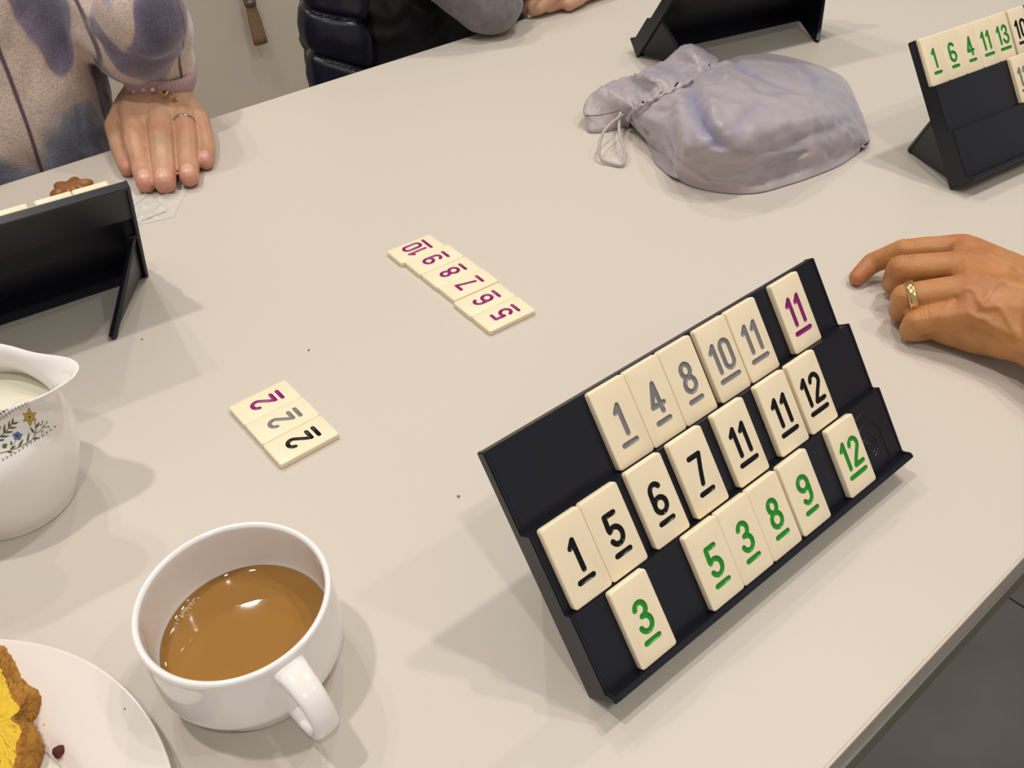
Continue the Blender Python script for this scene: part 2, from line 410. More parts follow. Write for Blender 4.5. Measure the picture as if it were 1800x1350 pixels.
# left rack, seen from behind
set_slope(57.4); LEG_IN = 50; RM1 = RM; RM = rack_set()
psiL = math.radians(173.7)
oL = Vector((160.0, 708.5, 0)) - Vector((-math.sin(psiL), math.cos(psiL), 0))*yb
rack(oL, psiL, 'black tile rack at left seen from behind, one leg spread towards the jug'); mL = rmat(oL, psiL)
for k, (u, t) in enumerate([(12.5, '7'), (38.5, '9'), (68.5, '4'), (94.5, '6'), (121, '2'), (148, '13')]):
    rack_tile(mL, 0, u, t, 'magenta', 'cream tile whose top edge shows above the left rack, %s from the rack end' % ['first', 'second', 'third', 'fourth', 'fifth', 'sixth'][k], 'tiles facing away on the left rack')
# far rack at top, seen from behind
set_slope(53.117); LEG_IN = 34; RM = RM1
b1, b2 = at(1213.6, 69.3, 0), at(1407, 26.4, 0)
psiT = math.atan2(b2.y-b1.y, b2.x-b1.x)+math.pi
X = Vector((math.cos(psiT), math.sin(psiT), 0)); Y = Vector((-math.sin(psiT), math.cos(psiT), 0))
lip = at(1121, 77, 17.8)
oT = lip - X*RL + Y*3
# keep the back foot on the line seen in the photograph
d = (b1-oT).dot(Y)-yb; oT = oT + Y*(d*.5); oT.z = 0
rack(oT, psiT, 'black tile rack behind the grey drawstring bag, seen from the back')
# ---------------------------------------------------------------- tiles lying on the table
def flat_tile(x, y, th, txt, ink, label, group):
    # (x,y): corner, reading up direction points to -a, long side along a
    av = Vector((math.cos(th), math.sin(th), 0)); bv = Vector((-math.sin(th), math.cos(th), 0))
    c = Vector((x, y, 0)) + av*(46.8/2) - bv*13
    ux, uy = -bv, -av     # local x (text right), local y (text up)
    ux = Vector((-bv.x, -bv.y, 0)); uy = Vector((-av.x, -av.y, 0))
    # right-handed: x cross y = z ?
    if ux.cross(uy).z < 0: ux = -ux
    Mx = Matrix((ux, uy, Vector((0, 0, 1)))).transposed().to_4x4(); Mx.translation = c*MM
    return put_tile(txt, ink, Mx, label, group)
FL = [(335.8, 594.8, .37), (337.9, 569.6, -2.07), (337.1, 543.3, -2.87), (336.7, 519.0, -5.83), (333.2, 492.1, -4.57), (332.3, 466.2, -4.57)]
for (x, y, th), t in zip(FL, ['10', '9', '8', '7', '6', '5']):
    flat_tile(x, y, math.radians(-2.9), t, 'magenta', {'10': 'magenta 10 tile at the far upper end of the flat run', '9': 'magenta 9 tile lying between the 10 and the 8', '8': 'magenta 8 tile in the flat run, above the 7', '7': 'magenta 7 tile in the flat run with tilted stroke, below the 8', '6': 'magenta 6 tile lying next to the end tile 5', '5': 'magenta 5 tile at the near lower end of the flat run'}[t], 'run of magenta tiles lying on the table')
for (x, y, th), ink in zip([(133.6, 498.0, 0), (133.9, 472.2, 0), (133.8, 446.1, 0)], ['magenta', 'grey', 'black']):
    flat_tile(x, y, math.radians(th+.2), '2', ink, 'cream tile with %s 2 lying in the set of three on the table' % ink, 'set of three twos lying on the table')
#PART2
# ---------------------------------------------------------------- coffee cup
CUP = (53.0, 297.2)
def rounded(prof, n=6):
    """smooth a 2-D profile [(r,z),...] with catmull-rom"""
    return [(p.x, p.y) for p in catmull([Vector((r, z, 0)) for r, z in prof], n)]
cup = empty('coffee_cup', (CUP[0]*MM, CUP[1]*MM, 0))
tag(cup, 'low white porcelain cup of milky coffee standing beside the cake plate', 'cup')
outer = rounded([(37.4, .2), (38.6, .6), (38.8, 4), (39.0, 7.6), (40.8, 9.6), (44.8, 13.5), (48.1, 20), (49.7, 26), (49.5, 42), (49.0, 56), (49.3, 60), (49.0, 62.2), (47.6, 63.0), (46.2, 62.2), (45.6, 59.5), (45.6, 45), (45.0, 34), (43.6, 28), (42.6, 20), (36, 8), (20, 5.2), (.5, 5)], 5)
link('cup_body', scale_bm(lathe([(33.5, 2.2), (35.5, 2.0), (36.4, .3)]+outer, 128)), M_PORC, cup)
crem = []
cb = lathe([(.4, 29.2), (25, 29.2), (40, 29.25), (42.2, 29.5), (43.3, 30.2), (43.9, 30.8)], 96, cap1=False)
link('coffee', scale_bm(cb), M_COFFEE, cup)
# foam bubbles at the far wall
fb = []
rnd = random.Random(3)
for k in range(90):
    a = math.radians(118+rnd.gauss(0, 7)); rr = 41.4-abs(rnd.gauss(0, 1.5)); s = rnd.uniform(.25, .75)
    bb = bmesh.new(); bmesh.ops.create_icosphere(bb, subdivisions=1, radius=s, matrix=Matrix.Translation((rr*math.cos(a), rr*math.sin(a), 29.5))); fb.append(bb)
fo = link('foam', scale_bm(merge(fb)), mat('coffee_foam', (.62, .45, .25), .2), cup); fo['kind'] = 'stuff'
# handle: strap swept from under the rim, out and back
hd = (at(560, 1258, 34)-Vector((*CUP, 0))); hd.z = 0; hd.normalize(); hs = Vector((-hd.y, hd.x, 0))
def hp(r, z): return hd*r + Vector((0, 0, z))
path = catmull([hp(45, 54.5), hp(52, 55), hp(60, 54), hp(68, 50), hp(73, 41.5), hp(73, 31), hp(67, 22.5), hp(57, 19), hp(46, 20)], 6)
rows = []
for i, p in enumerate(path):
    t = (path[min(i+1, len(path)-1)]-path[max(i-1, 0)]).normalized(); n = t.cross(hs).normalized()
    f = i/(len(path)-1); wdt = 7.6+2.4*math.exp(-f*9)-1.0*math.sin(math.pi*f); th = 3.2+1.2*math.exp(-f*8)
    rows.append([p + hs*math.copysign(abs(math.cos(a))**.75, math.cos(a))*wdt + n*math.copysign(abs(math.sin(a))**.85, math.sin(a))*th for a in [2*math.pi*k/20 for k in range(20)]])
link('handle', scale_bm(loft(rows, True, True, True)), M_PORC, cup)
# ---------------------------------------------------------------- plate, cake, crumbs
PL = Vector((-148.0, 287.0, 0))
plate = empty('plate', PL*MM); tag(plate, 'flat round off-white plate carrying a slice of cake', 'plate')
pr = rounded([(88, .3), (92, 0.2), (96, 3), (112, 8.5), (130, 14.5), (140, 18.0), (142.6, 19.2), (142, 20.6), (138, 19.6), (126, 16.2), (110, 11.4), (104.5, 8.6), (100.5, 6.2), (96, 5.2), (60, 4.8), (.4, 4.8)], 5)
link('plate_body', scale_bm(lathe([(.4, 2.2), (60, 2.2), (86, 2.2)]+pr, 160)), M_PORC_C, plate)
# cake slice lying on its cut face
M_CRUMB = mat('cake_crumb', (.82, .60, .06), .9, noise_amt=1, noise_scale=140, sub_col=(.70, .42, .025), bump=.6, bump_scale=420)
M_CRUST = mat('cake_crust', (.66, .33, .035), .8, noise_amt=1, noise_scale=70, sub_col=(.17, .04, .01), bump=1, bump_scale=350)
cake = empty('cake_slice', at(0, 1250, 20)*MM); tag(cake, 'thick slice of yellow cake with browned crust lying on the plate', 'cake')
TOPZ = 27.0
cont = [(-150, 1165), (-60, 1142), (0, 1137), (13, 1139), (24, 1147), (32, 1163), (38, 1180), (47, 1203), (60, 1213), (75, 1226), (72, 1250), (62, 1268), (56, 1277), (68, 1288), (75, 1306), (73, 1325), (66, 1345), (62, 1372), (50, 1400), (10, 1430), (-80, 1440), (-160, 1400), (-175, 1280)]
inner = [(-145, 1178), (-60, 1165), (-8, 1168), (-2, 1172), (4, 1180), (10, 1193), (16, 1208), (22, 1222), (30, 1236), (34, 1247), (22, 1262), (20, 1268), (30, 1276), (36, 1284), (32, 1300), (28, 1322), (26, 1345), (22, 1366), (12, 1390), (-10, 1410), (-80, 1418), (-150, 1385), (-162, 1280)]
o3 = catmull([at(x-5, y-4, 14) for x, y in cont], 12, True); i3 = catmull([at(x-1, y, TOPZ) for x, y in inner], 12, True)
cc = cake.location/MM
def jitter(p, s, a):
    n = noise.noise_vector(p*s); n2 = noise.noise_vector(p*s*3.1); n3 = noise.noise_vector(p*s*7.5); return p + n*a + n2*a*.6 + n3*a*.38
low = [Vector((p.x, p.y, 5.2))*1 for p in o3]
cen = sum(o3, Vector())/len(o3)
rows = []
for f, zf in ((.03, 0), (.01, .15), (.0, .3), (.0, .45), (.0, .6)):
    rows.append([(p+(cen-p)*f).xy.to_3d()+Vector((0, 0, 6.5+(TOPZ-9)*zf)) for p in o3])
for t in (.1, .2, .3, .4, .5, .6, .7, .8, .9, 1): rows.append([Vector((p.x+(q.x-p.x)*t, p.y+(q.y-p.y)*t, 6.5+(TOPZ-9)*.6+(TOPZ-(6.5+(TOPZ-9)*.6))*math.sin(t*math.pi/2))) for p, q in zip(o3, i3)])
rows2 = [[jitter(p, .22, 1.3) if k > 0 else p for p in r] for k, r in enumerate(rows)]
rows3 = [[p-cc for p in r] for r in rows2]
link('crust', scale_bm(loft(rows3, True, True)), M_CRUST, cake)
ci = sum(i3, Vector())/len(i3)
rr = [rows2[-1]] + [[jitter(p.lerp(ci, t), .3, .9)+Vector((0, 0, .5)) for p in i3] for t in (.05, .12, .22, .35, .5, .65, .8, .93)]
link('crumb_face', scale_bm(loft([[p-cc for p in r] for r in rr], True, False, True)), M_CRUMB, cake)
def crumb(px, py, z, r, m, label, seed):
    b = bmesh.new(); bmesh.ops.create_icosphere(b, subdivisions=3, radius=r)
    for v in b.verts: v.co = v.co*(1+.45*noise.noise(v.co*.9/r*1.3+Vector((seed, 0, 0))))*1.0; v.co.z *= .7
    zmin = min(v.co.z for v in b.verts)
    for v in b.verts: v.co.z -= zmin
    o = link('cake_crumb' if z > 1 else 'table_crumb', scale_bm(b), m); o.location = at(px, py, z)*MM
    tag(o, label, 'crumb'); return o
def plate_z(p):
    r = (Vector((p.x, p.y, 0))-PL).length
    return 4.9 if r < 97 else 5.5+(r-97)*.335
for px, py, r, m, l, s in [(105, 1325, 2.9, mat('burnt_crumb', (.09, .012, .008), .8), 'dark brown cake crumb lying on the plate rim near the cup', 1), (80, 1275, 1.1, M_CRUMB, 'small yellow crumb on the plate close to the cake', 5), (220, 1247, .6, M_CRUST, 'tiny tan crumb near the outer edge of the plate', 9)]:
    z = plate_z(at(px, py, 10)); z = plate_z(at(px, py, z)); crumb(px, py, z, r, m, l, s)
for px, py, r, l, s in [(806, 873, .9, 'tiny brown crumb on the table left of the foreground rack', 3), (543, 616, .8, 'tan crumb on the table above the three twos', 4), (250, 597, .7, 'pale crumb on the table beside the left rack leg', 6)]:
    crumb(px, py, 0.05, r, M_CRUST, l, s)
# ---------------------------------------------------------------- milk jug
JX0, JY0 = -9.8, 514.3
jug = empty('milk_jug', (JX0*MM, JY0*MM, 0)); tag(jug, 'white porcelain milk jug with a painted flower band, cut by the left edge', 'jug')
spd = at(140, 655, 95.5)-Vector((JX0, JY0, 95.5)); SP_A = math.atan2(spd.y, spd.x); SP_L = spd.length
def jug_pt(r, z, a):
    da = (a-SP_A+math.pi) % (2*math.pi)-math.pi
    top = max(0, (z-60)/37.0)
    s = math.exp(-(da/.38)**2)*top**1.9
    s2 = math.exp(-(da/.85)**2)*top**1.0
    R = r + (SP_L-39.6-9)*s + 9*s2
    zz = z - 2.5*top**2*math.exp(-(da/1.1)**2)*(1-math.exp(-(da/.35)**2)) + 3*top**2*math.exp(-(abs(da)-2.0)**2)
    return Vector((R*math.cos(a), R*math.sin(a), zz))
jo = rounded([(35, .2), (37, .6), (38, 4), (42.5, 14), (47.6, 28), (51.0, 42), (52.0, 54), (50.0, 64), (43.5, 74), (38.8, 82), (37.4, 88), (38.2, 92.2), (39.6, 94.6), (39.6, 97.0), (37.6, 98.0), (34.8, 94.5), (34.4, 85), (39.5, 76), (46.2, 66), (48.8, 54), (48, 42), (45, 28), (38, 12), (25, 6), (.5, 5)], 5)
jrows = [[jug_pt(r, z, 2*math.pi*k/160) for k in range(160)] for r, z in [(.4, 1.5), (32, 1.5), (34, .3)]+jo]
jb = loft(jrows, True); scale_bm(jb)
jo_ob = link('jug_body', jb, M_PORC, jug)
mrows = [[Vector((jug_pt(r, 72, 2*math.pi*k/96).x, jug_pt(r, 72, 2*math.pi*k/96).y, 72)) for k in range(96)] for r in (10, 25, 36, 43.6)]; link('milk', scale_bm(loft(mrows, True, True)), M_MILK, jug)
ha = SP_A+math.pi; hdv = Vector((math.cos(ha), math.sin(ha), 0))
link('handle', scale_bm(tube(catmull([hdv*42+Vector((0, 0, 84)), hdv*60+Vector((0, 0, 86)), hdv*72+Vector((0, 0, 70)), hdv*68+Vector((0, 0, 46)), hdv*48+Vector((0, 0, 30))], 8), 4.5, 12)), M_PORC, jug)
# painted band: flat print shapes wrapped on the jug's surface
deps = bpy.context.evaluated_depsgraph_get()
bm_ = bmesh.new(); bm_.from_mesh(jo_ob.data); bvh = BVHTree.FromBMesh(bm_); bm_.free()
ORG = Vector((0, 0, CAM_H*MM))-jug.location
def on_jug(px, py, off=.00012):
    d = (CF + CR*((px-900)/F_PX) - CU*((py-675)/F_PX)).normalized()
    loc, n, i, ds = bvh.ray_cast(ORG, d)
    if loc is None: return None
    return loc - d*off*1.5
def zpx(x, y): return (x/9.0, 680+y/9.0)     # 1080x1350 crop of region 0,680..120,830
PRINT = {}
def add_poly(ink, pts, off=.00012):
    q = [on_jug(*zpx(*p), off=off) for p in pts]
    if any(v is None for v in q): return
    PRINT.setdefault(ink, []).append(q)
def stroke(ink, pts, w, off=.00012):
    v = [Vector((x, y, 0)) for x, y in pts]
    if len(v) > 2: v = catmull(v, 4)
    for a, b in zip(v[:-1], v[1:]):
        t = (b-a).normalized(); n = Vector((-t.y, t.x, 0))*w/2; a2, b2 = a-t*w*.15, b+t*w*.15
        add_poly(ink, [(p.x, p.y) for p in (a2-n, b2-n, b2+n, a2+n)], off)
def leaf(ink, p0, p1, w, off=.00014):
    a, b = Vector((*p0, 0)), Vector((*p1, 0)); t = b-a; n = Vector((-t.y, t.x, 0)).normalized()*w/2
    for k in range(6):
        f0, f1 = k/6, (k+1)/6; s0, s1 = math.sin(math.pi*f0**.8), math.sin(math.pi*f1**.8)
        c0, c1 = a+t*f0, a+t*f1
        add_poly(ink, [(p.x, p.y) for p in (c0-n*s0, c1-n*s1, c1+n*s1, c0+n*s0)], off)
stroke('brown', [(-10, 392), (60, 352), (130, 310), (200, 262), (270, 215), (330, 180)], 11)
for k in range(7):
    f = k/6; x, y = -2+f*348, 430-f*208-10*math.sin(f*3.1); stroke('dark', [(x-20, y+10), (x+20, y-13)], 24)
for k in range(9):
    x = 5+k*52; y = 498-k*28.5+4*math.sin(k)
    stroke('tan', [(x-24, y-32), (x-10, y+10), (x+14, y-6), (x+24, y-58)], 7); stroke('tan', [(x-2, y), (x+2, y+28)], 8)
for k in range(14):
    x = 50+k*63; y = 1150-34*k-.6*k*k
    if k > 7: y = 1150-34*k-1.35*(k-7)**2-.6*49
    stroke('dark2', [(x-4, y+22), (x, y)], 9); stroke('dark2', [(x, y), (x-20, y-10)], 8); stroke('dark2', [(x, y), (x+20, y-16)], 8)
stroke('tan', [(-10, 1050), (120, 1020), (300, 955), (440, 880), (520, 820), (560, 740), (565, 640), (548, 550)], 13)
stroke('tan', [(565, 735), (640, 695), (690, 640), (775, 632)], 9); stroke('tan', [(680, 640), (672, 545)], 8); stroke('tan', [(690, 640), (742, 560)], 8)
for x, y in ((672, 548), (744, 558), (770, 635), (668, 712), (640, 600)): leaf('tan', (x-10, y+12), (x+14, y-14), 22)
stroke('dark2', [(-10, 800), (60, 735), (140, 650), (200, 575)], 13)
for a, b in [((60, 735), (80, 580)), ((140, 655), (150, 530)), ((190, 590), (212, 488)), ((190, 590), (300, 560)), ((140, 655), (270, 640)), ((75, 725), (215, 708)), ((10, 790), (145, 780)), ((-20, 850), (80, 835)), ((430, 880), (462, 720)), ((290, 950), (378, 820)), ((520, 820), (630, 805)), ((160, 985), (255, 930)), ((100, 1020), (215, 1040)), ((545, 735), (475, 635)), ((570, 650), (628, 555)), ((178, 925), (178, 850)), ((-20, 690), (10, 620))]:
    leaf('green', a, b, 34)
    stroke('dark2', [a, ((a[0]+b[0])/2, (a[1]+b[1])/2)], 6, .0002)
leaf('green', (40, 965), (115, 900), 75); stroke('tan', [(180, 965), (250, 850)], 8)
for k in range(6):
    a = math.radians(90+60*k+4); c = (470, 478); L = 150 if k in (0, 3) else 128
    tip = (c[0]+L*math.cos(a), c[1]-L*math.sin(a)); leaf('dark2', c, tip, 66, .00012); leaf('yellow', c, (c[0]+(L-12)*math.cos(a), c[1]-(L-12)*math.sin(a)), 50, .00022)
    stroke('dark2', [c, (c[0]+L*.55*math.cos(a), c[1]-L*.55*math.sin(a))], 5, .0003)
leaf('dark2', (452, 478), (490, 478), 30, .00035)
for k in range(5):
    a = math.radians(90+72*k); leaf('blue', (278, 778), (278+84*math.cos(a), 778-76*math.sin(a)), 82, .00016)
leaf('navy', (255, 778), (302, 778), 44, .0003)
INKM = {'brown': (.06, .02, .012), 'dark': (.03, .012, .01), 'tan': (.20, .13, .08), 'dark2': (.09, .065, .03), 'green': (.13, .15, .045), 'yellow': (.62, .42, .03), 'blue': (.13, .18, .36), 'navy': (.03, .05, .16)}
for k, polys in PRINT.items():
    b = bmesh.new()
    for q in polys: b.faces.new([b.verts.new(p) for p in q])
    o = link('painted_pattern', b, mat('jug_paint_'+k, INKM[k], .25), jug, False)
# ---------------------------------------------------------------- brown biscuit and clear wrapper beside the left rack
M_BISC = mat('glazed_biscuit', (.42, .15, .025), .35, noise_amt=.7, noise_scale=90, bump=.5, bump_scale=200, coat=.3)
bp = at(126, 331, 7)
b = bmesh.new(); bmesh.ops.create_uvsphere(b, u_segments=48, v_segments=20, radius=1)
for v in b.verts:
    a = math.atan2(v.co.y, v.co.x); l = math.hypot(v.co.x, v.co.y)
    s = 1+.16*math.cos(6*a)*l
    v.co = Vector((v.co.x*19*s, v.co.y*19*s, v.co.z*6.5*(1+.25*math.cos(6*a)*l)+6.5))
bo = link('biscuit', scale_bm(b), M_BISC); bo.location = (bp.x*MM, bp.y*MM, 0); tag(bo, 'brown fluted biscuit on the table just behind the left rack', 'biscuit')
# wrapper: thin crumpled transparent film with a sealed strip
M_FILM = mat('clear_film', (.95, .93, .9), .16, .5, trans=0, alpha=.22, bump=.8, bump_scale=120)
M_FILM2 = mat('film_seal', (.80, .77, .74), .3, .5, alpha=.6, bump=1, bump_scale=300)
def film(name, quad, m, amp, z0, parent, n=26):
    q = [at(*p) for p in quad]; rows = []
    for i in range(n+1):
        r = []
        for j in range(n+1):
            u, v = i/n, j/n
            p = q[0].lerp(q[1], u).lerp(q[3].lerp(q[2], u), v)
            e = min(u, 1-u, v, 1-v)*4
            h = abs(noise.noise(p*.10))*amp*1.2+abs(noise.noise(p*.3+Vector((9, 3, 1))))*amp*.5
            r.append(Vector((p.x, p.y, z0+h*min(1, .3+e))))
        rows.append(r)
    ob = link(name, scale_bm(loft(rows)), m, parent)
    sd = ob.modifiers.new('t', 'SOLIDIFY'); sd.thickness = .00012
    return ob
wr = empty('plastic_wrapper', (0, 0, 0)); tag(wr, 'crumpled clear plastic wrapper under the fingertips behind the left rack', 'wrapper')
film('film', [(225, 340), (330, 335), (305, 383), (235, 398)], M_FILM, 5, .4, wr)
film('sealed_strip', [(225, 372), (270, 352), (298, 371), (236, 396)], M_FILM2, 2.2, 1.6, wr, 18)
film('sealed_strip', [(222, 340), (258, 344), (246, 357), (226, 366)], M_FILM2, 1.0, 1.2, wr, 10)
# ---------------------------------------------------------------- drawstring bag
def shot_silk(name, c1, c2):
    m = mat(name, c1, .36, .5, sheen=.3); nt = m.node_tree; p = nt.nodes['Principled BSDF']
    tc = nt.nodes.new('ShaderNodeTexCoord')
    n = nt.nodes.new('ShaderNodeTexNoise'); n.inputs['Scale'].default_value = 14; n.inputs['Detail'].default_value = 3; n.inputs['Distortion'].default_value = .6
    nt.links.new(tc.outputs['Object'], n.inputs['Vector'])
    rmp = nt.nodes.new('ShaderNodeValToRGB'); rmp.color_ramp.elements[0].position = .42; rmp.color_ramp.elements[1].position = .72
    rmp.color_ramp.elements[0].color = (*c1, 1); rmp.color_ramp.elements[1].color = (*c2, 1)
    nt.links.new(n.outputs['Fac'], rmp.inputs[0])
    at_ = nt.nodes.new('ShaderNodeAttribute'); at_.attribute_name = 'fold_shade'  # blue-violet shading of the fold valleys, painted into the cloth colour
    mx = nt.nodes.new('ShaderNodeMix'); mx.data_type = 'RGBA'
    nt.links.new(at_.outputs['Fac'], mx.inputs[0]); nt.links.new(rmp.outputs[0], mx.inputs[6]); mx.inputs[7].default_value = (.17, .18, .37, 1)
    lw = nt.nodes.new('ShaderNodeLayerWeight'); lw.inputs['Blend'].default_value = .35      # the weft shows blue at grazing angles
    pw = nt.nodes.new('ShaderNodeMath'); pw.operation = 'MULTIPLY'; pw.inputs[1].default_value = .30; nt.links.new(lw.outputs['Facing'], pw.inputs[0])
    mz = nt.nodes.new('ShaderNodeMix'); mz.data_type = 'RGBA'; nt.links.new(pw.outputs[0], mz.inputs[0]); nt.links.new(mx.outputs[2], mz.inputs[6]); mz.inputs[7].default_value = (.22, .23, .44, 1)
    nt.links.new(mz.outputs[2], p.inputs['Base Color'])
    w = nt.nodes.new('ShaderNodeTexNoise'); w.inputs['Scale'].default_value = 90; w.inputs['Detail'].default_value = 6; nt.links.new(tc.outputs['Object'], w.inputs['Vector'])
    w2 = nt.nodes.new('ShaderNodeTexNoise'); w2.inputs['Scale'].default_value = 1500; nt.links.new(tc.outputs['Object'], w2.inputs['Vector'])
    ad = nt.nodes.new('ShaderNodeMath'); ad.operation = 'MULTIPLY_ADD'; ad.inputs[1].default_value = .25
    nt.links.new(w2.outputs['Fac'], ad.inputs[0]); nt.links.new(w.outputs['Fac'], ad.inputs[2])
    b = nt.nodes.new('ShaderNodeBump'); b.inputs['Strength'].default_value = .35; b.inputs['Distance'].default_value = .0012
    nt.links.new(ad.outputs[0], b.inputs['Height']); nt.links.new(b.outputs[0], p.inputs['Normal'])
    return m
M_BAG = shot_silk('shot_silk', (.43, .37, .37), (.35, .31, .345))
bag = empty('drawstring_bag', at(1320, 250, 0)*MM); tag(bag, 'grey lavender satin drawstring bag with ruffled neck lying on the table', 'bag')
BO = bag.location/MM
def grid_from(sections, nu, nv):
    cols = [catmull([at(*p) for p in s], nu) for s in sections]       # along each section
    rows = []
    for j in range(len(cols[0])): rows.append(catmull([c[j] for c in cols], nv))
    return rows                                                        # rows[j][i]
# each section runs from the far edge, over the top, to the near edge
secs = [
 [(1262, 112, 14), (1246, 118, 40), (1215, 138, 50), (1175, 158, 50), (1138, 176, 42), (1112, 196, 26), (1106, 214, 12)],
 [(1285, 103, 8), (1262, 116, 40), (1232, 140, 56), (1195, 168, 58), (1160, 196, 44), (1132, 220, 24), (1128, 238, 8)],
 [(1300, 98, 4), (1280, 110, 38), (1252, 150, 66), (1222, 188, 70), (1194, 222, 52), (1176, 256, 26), (1172, 284, 4)],
 [(1322, 95, 3), (1305, 112, 40), (1278, 158, 72), (1250, 205, 74), (1222, 252, 54), (1200, 292, 24), (1196, 318, 2)],
 [(1352, 94, 3), (1342, 116, 36), (1322, 160, 66), (1304, 208, 72), (1284, 258, 54), (1262, 306, 22), (1254, 337, 1)],
 [(1400, 103, 3), (1398, 122, 30), (1386, 162, 55), (1372, 206, 60), (1354, 254, 46), (1336, 304, 18), (1326, 340, 1)],
 [(1450, 119, 3), (1448, 137, 26), (1440, 170, 44), (1428, 207, 50), (1412, 247, 38), (1396, 288, 16), (1386, 325, 1)],
 [(1486, 140, 3), (1484, 155, 20), (1478, 181, 34), (1468, 211, 38), (1456, 244, 30), (1444, 277, 14), (1436, 308, 1)],
 [(1508, 182, 3), (1508, 190, 12), (1506, 204, 20), (1502, 221, 24), (1494, 242, 20), (1486, 264, 11), (1478, 290, 1)],
 [(1529, 246, 4), (1528, 247, 6), (1527, 248, 8), (1525, 250, 9), (1521, 254, 8), (1516, 260, 5), (1508, 270, 1)]]
rows = grid_from(secs, 16, 15)
# folds: polylines (px,py) on the surface; + ridge, - valley, (depth mm, width mm)
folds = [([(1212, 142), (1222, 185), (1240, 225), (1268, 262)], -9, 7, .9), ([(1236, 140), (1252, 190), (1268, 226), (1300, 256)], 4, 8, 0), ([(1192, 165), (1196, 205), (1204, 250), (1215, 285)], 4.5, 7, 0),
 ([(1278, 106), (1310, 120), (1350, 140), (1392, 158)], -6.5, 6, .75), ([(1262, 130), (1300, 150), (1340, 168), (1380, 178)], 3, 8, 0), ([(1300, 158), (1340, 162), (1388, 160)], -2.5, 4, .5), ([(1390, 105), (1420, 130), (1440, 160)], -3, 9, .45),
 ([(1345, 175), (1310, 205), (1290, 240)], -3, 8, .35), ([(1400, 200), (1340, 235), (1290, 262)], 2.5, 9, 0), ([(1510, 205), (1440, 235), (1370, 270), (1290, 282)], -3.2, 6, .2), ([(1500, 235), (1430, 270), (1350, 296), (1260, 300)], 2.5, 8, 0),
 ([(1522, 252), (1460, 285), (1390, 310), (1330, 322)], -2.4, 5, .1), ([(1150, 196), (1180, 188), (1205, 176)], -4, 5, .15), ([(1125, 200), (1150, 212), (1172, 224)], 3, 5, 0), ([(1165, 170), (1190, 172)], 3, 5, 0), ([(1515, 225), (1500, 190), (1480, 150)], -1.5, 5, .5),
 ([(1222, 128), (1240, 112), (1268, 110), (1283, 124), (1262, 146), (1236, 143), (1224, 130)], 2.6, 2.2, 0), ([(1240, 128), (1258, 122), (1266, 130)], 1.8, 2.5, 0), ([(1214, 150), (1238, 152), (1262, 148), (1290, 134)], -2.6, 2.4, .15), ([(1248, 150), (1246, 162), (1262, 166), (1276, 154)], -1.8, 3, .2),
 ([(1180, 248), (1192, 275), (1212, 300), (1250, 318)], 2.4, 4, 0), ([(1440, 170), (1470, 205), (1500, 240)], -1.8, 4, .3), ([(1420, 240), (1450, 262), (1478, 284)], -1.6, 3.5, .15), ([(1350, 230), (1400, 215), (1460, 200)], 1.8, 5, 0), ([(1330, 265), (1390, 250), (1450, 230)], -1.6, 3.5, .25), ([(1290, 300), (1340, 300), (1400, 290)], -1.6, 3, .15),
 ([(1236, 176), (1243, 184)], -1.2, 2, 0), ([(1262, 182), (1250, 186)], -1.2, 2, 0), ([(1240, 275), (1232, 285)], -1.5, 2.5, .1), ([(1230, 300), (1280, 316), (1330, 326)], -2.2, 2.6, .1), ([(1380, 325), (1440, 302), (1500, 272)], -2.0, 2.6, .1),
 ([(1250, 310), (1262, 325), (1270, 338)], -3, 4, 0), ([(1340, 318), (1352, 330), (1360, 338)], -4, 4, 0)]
def near_z(px, py):
    best = None
    d = CF + CR*((px-900)/F_PX) - CU*((py-675)/F_PX)
    for r in rows:
        for p in r:
            v = p-Vector((0, 0, CAM_H)); t = v.dot(d)/d.length_squared; e = (v-d*t).length
            if best is None or e < best[0]: best = (e, p)
    return best[1]
fp = [([near_z(*q) for q in pl], dep, wd, tint) for pl, dep, wd, tint in folds]
fp = [(catmull(pl, 5), dep, wd, tint) for pl, dep, wd, tint in fp]
def seg_dist(p, pl):
    best = 1e9
    for i, (a, b) in enumerate(zip(pl[:-1], pl[1:])):
        ab = b-a; t = max(0, min(1, (p-a).dot(ab)/max(ab.length_squared, 1e-6))); f = (i+t)/(len(pl)-1)
        d = (p-a-ab*t).length
        if d < best: best = d; ff = f
    return best, ff
nj, ni = len(rows), len(rows[0]); fold_shade = {}
new = []
for j in range(nj):
    r = []
    for i in range(ni):
        p = rows[j][i]; a = rows[min(j+1, nj-1)][i]-rows[max(j-1, 0)][i]; b2 = rows[j][min(i+1, ni-1)]-rows[j][max(i-1, 0)]
        n = a.cross(b2); n = n.normalized() if n.length > 1e-6 else Vector((0, 0, 1))
        if n.z < 0 and 7 < j < nj-8: n = -n
        edge = min(1, min(j, nj-1-j)/10)
        dz = 0; w = 0
        for pl, dep, wd, tint in fp:
            d, f = seg_dist(p, pl); g = math.exp(-(d/wd)**2)*(.35+.65*math.sin(math.pi*min(1, max(0, f*.9+.05))))
            dz += dep*g; w = max(w, tint*math.exp(-(d/(wd*1.25))**2)*min(1, .3+1.4*math.sin(math.pi*f)))  # w: strength of the painted valley shading
        q = p*.035
        dz += (noise.noise(q*1.1)*3.2 + noise.noise(q*2.7+Vector((5, 1, 2)))*1.5+noise.noise(Vector((p.x*.12, p.y*.05, p.z*.1)))*.9 + (1-abs(noise.noise(q*3.3+Vector((2, 7, 4)))))**6*1.2*noise.noise(q*1.7))
        r.append(p+n*dz*edge if n.z > 0 else p-n*dz*edge*.0+Vector((0, 0, 0))); fold_shade[(j, i)] = w
    new.append(r)
for r in new:
    for p in r: p.z = max(p.z, .6)
